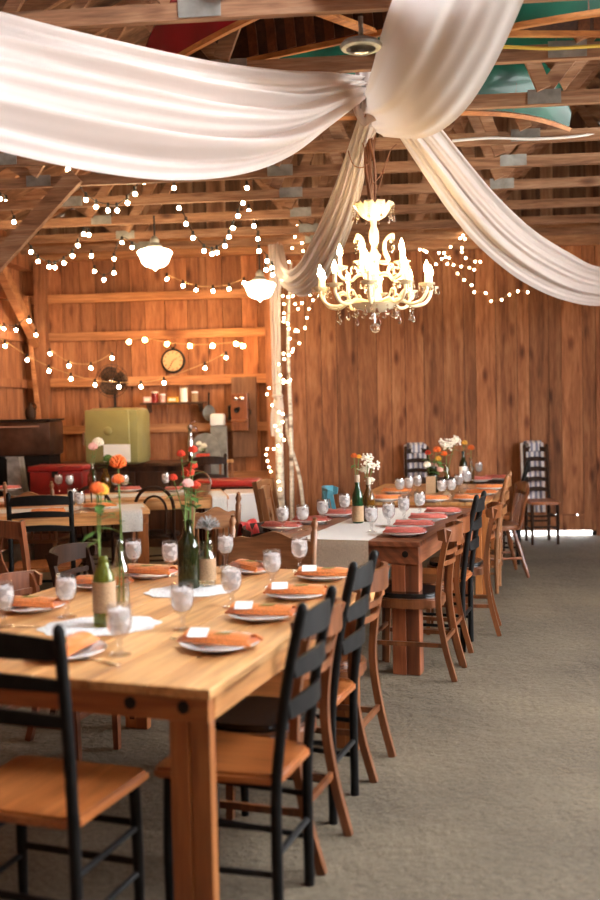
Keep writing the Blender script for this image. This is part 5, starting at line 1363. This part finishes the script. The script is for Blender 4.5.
t = MB(); t.lathe([(.02, -.09), (.028, -.08), (.016, -.05), (.015, .05), (.02, .07), (0, .075)], 12, (-.125, -.07, .0)); t.build('receiver', M['iron'], ph, True)
t = MB(); t.bar((-.125, -.07, .08), (-.09, -.07, .08), .012, .012); t.build('hook', M['chrome'], ph)
t = MB(); t.tube([(.095, -.07, .02), (.125, -.07, .02), (.125, -.11, -.02)], .006, 6); t.ball((.125, -.125, -.02), .012, 8); t.build('crank', M['iron'], ph)
# frying pan, paper sign panel, arched grey board
q = onwall(207.5, 413, .06)
pn = thing('hanging_pan', 'small round pan hanging left of the telephone', 'pan', q, BA+.9)
t = MB(); t.lathe([(0, .0), (.07, 0), (.095, .03), (.09, .032), (.066, .006), (0, .006)], 24, (0, 0, 0), RX); t.build('bowl', M['galv'], pn, True)
t = MB(); t.bar((0, -.025, .085), (0, -.03, .24), .018, .01); t.build('handle', M['iron'], pn)
pnl = thing('standing_board', 'tall grey board with a white block on top', 'board', onwall(221, 520, .14)*1.0, BA); zb = onwall(221, 426, .14).z
pnl.location.z = .0
t = MB(); t.box((0, 0, zb/2), (.19, .03, zb), bevel=.004); t.build('board', M['galv'], pnl)
blk = thing('white_block', 'white box resting on top of the tall grey board', 'box', (pnl.location.x-.01, pnl.location.y, zb+.001), BA)
t = MB(); t.box((0, 0, .07), (.17, .10, .135), bevel=.02); t.build('body', M['white'], blk, True); t = MB(); t.box((0, 0, .138), (.13, .07, .012), bevel=.004); t.build('lid', M['white'], blk)
ar = thing('arched_board', 'grey arched board leaning behind the chrome tap', 'board', (onwall(206, 460, .2).x, onwall(206, 460, .2).y, 0), BA); za = onwall(206, 433, .2).z
t = MB(); R2 = Matrix.Rotation(PI/2, 3, 'X')
t.prism([(-.17, .0), (.17, .0)] + [(.17*math.cos(PI*k/16), za-.17+.17*math.sin(PI*k/16)) for k in range(17)], -.012, .012, R2); t.build('arch', M['galv'], ar)
# chrome tap bottle and white flowers on the counter
q = Q(191, 463, 11.05)
tp = thing('soda_siphon', 'tall chrome siphon standing on the counter', 'siphon', (q.x, q.y, .951), 0)
t = MB(); t.lathe([(0, 0), (.05, 0), (.052, .015), (.04, .03), (.032, .08), (.034, .22), (.028, .27), (.02, .30), (.022, .36), (.035, .38), (.03, .41), (0, .43)], 20); t.build('body', M['chrome'], tp, True)
t = MB(); t.tube(catmull([(0, 0, .38), (.05, -.01, .39), (.075, -.01, .36), (.075, -.01, .33)], 4), .010, 8); t.build('spout', M['chrome'], tp, True)
t = MB(); t.bar((0, 0, .43), (.06, 0, .455), .016, .012); t.build('lever', M['chrome'], tp)
q = Q(203, 463, 11.0)
bottle('glass_jar', 'little jar of cream flowers beside the chrome siphon', (q.x, q.y, .951), 'bglass', .13, .04, None, mouth=.03, body=.55, cat='jar')
for i, (x, y) in enumerate(((199, 444), (204, 446), (201, 449))):
    flower(('upper left', 'right', 'lowest')[i]+' cream flower in the little jar on the counter', (q.x+.004*i, q.y, .96), Q(x, y, q.y), .035, 'fl_white', 'mum', 1, 110+i)
# dark steel range at far left with a jug
q = Q(22, 458, 10.7)
rg = thing('steel_range_hood', 'dark steel cabinet at the far left wall', 'steel cabinet', (q.x-.10, q.y+.25, 0), BA+.04); zt, zb2 = Q(25, 421, 10.75).z, Q(25, 456, 10.75).z
t = MB(); t.box((0, 0, (zt+zb2)/2), (.86, .5, zt-zb2), bevel=.03); t.build('body', M['steel'], rg, True)
t = MB(); t.box((0, 0, zt-.001+.008), (.88, .52, .016), bevel=.004); t.build('top_plate', M['iron'], rg)
t = MB(); t.box((0, .02, (zb2-.002+.35)/2+.17), (.78, .42, zb2-.36)); t.build('dark_panel', M['iron'], rg)
for sx in (-1, 1):
    for sy in (-1, 1): t = MB(); t.bar((sx*.36, sy*.19, 0), (sx*.36, sy*.19, .40), .04, .04); t.build('leg', M['iron'], rg)
t = MB(); t.bar((-.30, -.262, zt-.06), (.32, -.262, zt-.06), .014, .014); t.build('rail', M['chrome'], rg)
q2 = Q(31, 421, 10.8)
jg = thing('stoneware_jug', 'small dark jug on top of the dark steel cabinet', 'jug', (q2.x, q2.y, zt+.016), 0)
t = MB(); t.lathe([(0, 0), (.045, 0), (.055, .03), (.058, .08), (.045, .12), (.02, .145), (.018, .175), (.024, .18), (0, .18)], 18); t.build('body', M['darkwood'], jg, True)
t = MB(); t.tube(catmull([(.02, 0, .165), (.055, 0, .16), (.06, 0, .12), (.048, 0, .1)], 4), .007, 6); t.build('handle', M['darkwood'], jg, True)
q = Q(19, 478, 10.3); gs = thing('grey_scoop', 'pale grey sloping metal bin below the steel cabinet', 'bin', (q.x, q.y, 0), 0); zt3 = Q(19, 457, 10.3).z
t = MB(); v = [t.bm.verts.new(p) for p in ((-.09, -.1, 0), (.14, -.1, 0), (.03, -.1, zt3), (-.09, -.1, zt3), (-.09, .1, 0), (.14, .1, 0), (.03, .1, zt3), (-.09, .1, zt3))]
for f in ((0, 1, 2, 3), (7, 6, 5, 4), (1, 5, 6, 2), (4, 0, 3, 7), (3, 2, 6, 7), (1, 0, 4, 5)): t._quad([v[i] for i in f])
t.build('body', M['galv'], gs); t = MB(); t.bar((-.1, -.11, zt3), (.035, -.11, zt3), .012, .02); t.build('rim', M['galv'], gs)
# red chest
q = Q(57, 478, 10.0); zt4 = Q(57, 466, 10.0).z
rc = thing('red_chest', 'red lidded chest behind the oak press-back chair', 'chest', (q.x, q.y+.2, 0), -.1)
t = MB(); t.box((0, 0, zt4-.20), (.54, .36, .28), bevel=.012); t.build('body', M['red_paint'], rc, True)
t = MB(); t.box((0, 0, (zt4-.341)/2), (.5, .33, zt4-.341)); t.build('stand', M['counter'], rc)
t = MB(); t.box((0, 0, zt4-.03), (.57, .39, .058), bevel=.012); t.build('lid', M['red_paint'], rc, True)
t = MB(); t.box((0, -.2, zt4-.085), (.06, .015, .06)); t.build('latch', M['iron'], rc)
# red padded bench with dark legs, small pale stool, white trough
q = Q(228, 482, 9.9); zt5 = Q(228, 479, 9.9).z
rbn = thing('red_padded_bench', 'bench with a rounded red padded top by the wall', 'bench', (q.x, q.y, 0), -.05)
t = MB(); n = 12; t.box((0, 0, zt5-.035), (.66, .30, .075), bevel=.03); t.build('pad', M['red_vinyl'], rbn, True)
t = MB(); t.box((0, 0, zt5-.09), (.6, .26, .035)); t.build('frame', M['darkwood'], rbn)
for sx in (-1, 1):
    for sy in (-1, 1): t = MB(); t.bar((sx*.27, sy*.1, 0), (sx*.27, sy*.1, zt5-.1), .035, .035); t.build('leg', M['darkwood'], rbn)
q = Q(207, 470, 10.4)
DARKC = Proto(mk_ladder('darkwood', 'vinyl', .36, .38, Q(207, 453, 10.4).z, 3)); DARKC.put((q.x, q.y+.1, 0), .1, 'dark chair with an orange-red card on its back')
oc = thing('orange_sign', 'small orange-red card hung on the dark chair', 'card', Q(203, 456, 10.28), .1); t = MB(); t.box((0, 0, 0), (.14, .006, .05)); t.build('card', M['fl_red'], oc); t = MB(); t.tube([(-.06, 0, .025), (0, .0, .04), (.06, 0, .025)], .002, 5); t.build('string', M['cord'], oc)
q = Q(226, 462, 10.7); zs = Q(226, 461, 10.7).z
ps = thing('pale_stool', 'pale wooden stool beside the dark chair', 'stool', (q.x, q.y, 0), .1)
t = MB(); t.box((0, 0, zs), (.16, .16, .03), bevel=.004); t.build('seat', M['pine'], ps)
for sx in (-1, 1):
    for sy in (-1, 1): t = MB(); t.bar((sx*.08, sy*.08, 0), (sx*.06, sy*.06, zs-.01), .025, .025); t.build('leg', M['pinez'], ps)
q = Q(247, 500, 9.4); zt6 = Q(247, 491, 9.4).z
tr = thing('white_trough', 'white sloping-sided trough below the red bench', 'trough', (q.x+.02, q.y, 0), -.05)
t = MB(); w1, w2_ = .24, .12
t.prism([(-w1, zt6-.025), (w1, zt6-.025), (w2_, .06), (-w2_*.2, .06)][::-1], -.22, .22, RX); t.build('basin', M['white'], tr)
t = MB(); t.box((0, 0, zt6-.012), (w1*2.1, .48, .024), bevel=.008); t.build('rim', M['white'], tr)
t = MB(); t.box((.02, 0, .03), (.16, .3, .06)); t.build('foot', M['iron'], tr)
# wicker basket seen by the runner end
q = P(212, 496, .7715)
bk = thing('wicker_basket', 'brown wicker basket at the right of the farther table', 'basket', q+Vector((-.14, .1, 0)), 0)
t = MB(); t.lathe([(0, .003), (.09, 0), (.12, .05), (.13, .1), (.122, .1), (.11, .05), (.08, .01), (0, .01)], 24); t.build('bowl', M['oak'], bk, True)
t = MB(); t.tube([(.125*math.cos(PI*k/14), 0, .1+.12*math.sin(PI*k/14)) for k in range(15)], .009, 6); t.build('handle', M['oak'], bk, True)

# ------------------------------------------------------------------ light
wd = bpy.data.worlds.new('world'); SC.world = wd; wd.use_nodes = True; nt = wd.node_tree
bg = nt.nodes['Background']; tc = nt.nodes.new('ShaderNodeTexCoord'); sx = nt.nodes.new('ShaderNodeSeparateXYZ')
r = ramp(nt, [(0.0, (.75, .78, .80, 1)), (.5, (1, 1, 1, 1)), (1, (.80, .90, 1.0, 1))])
mr = nt.nodes.new('ShaderNodeMapRange'); mr.inputs['From Min'].default_value = -1
nt.links.new(tc.outputs['Generated'], sx.inputs[0]); nt.links.new(sx.outputs['Z'], mr.inputs['Value']); nt.links.new(mr.outputs[0], r.inputs[0]); nt.links.new(r.outputs[0], bg.inputs[0])
bg.inputs['Strength'].default_value = 12.5
def point(name, loc, power, col, rad):
    ld = bpy.data.lights.new(name, 'POINT'); ld.energy = power; ld.color = lin(col)[:3]; ld.shadow_soft_size = rad
    o = bpy.data.objects.new(name, ld); COL.objects.link(o); o.location = loc; return o
SC.view_settings.view_transform = 'Standard'; SC.view_settings.look = 'None'; SC.view_settings.gamma = 1; SC.view_settings.use_curve_mapping = False
SC.view_settings.exposure = 1.25
SC.cycles.use_denoising = True
SC.cycles.max_bounces = 10; SC.cycles.transmission_bounces = 8; SC.cycles.diffuse_bounces = 5; SC.cycles.sample_clamp_indirect = 8
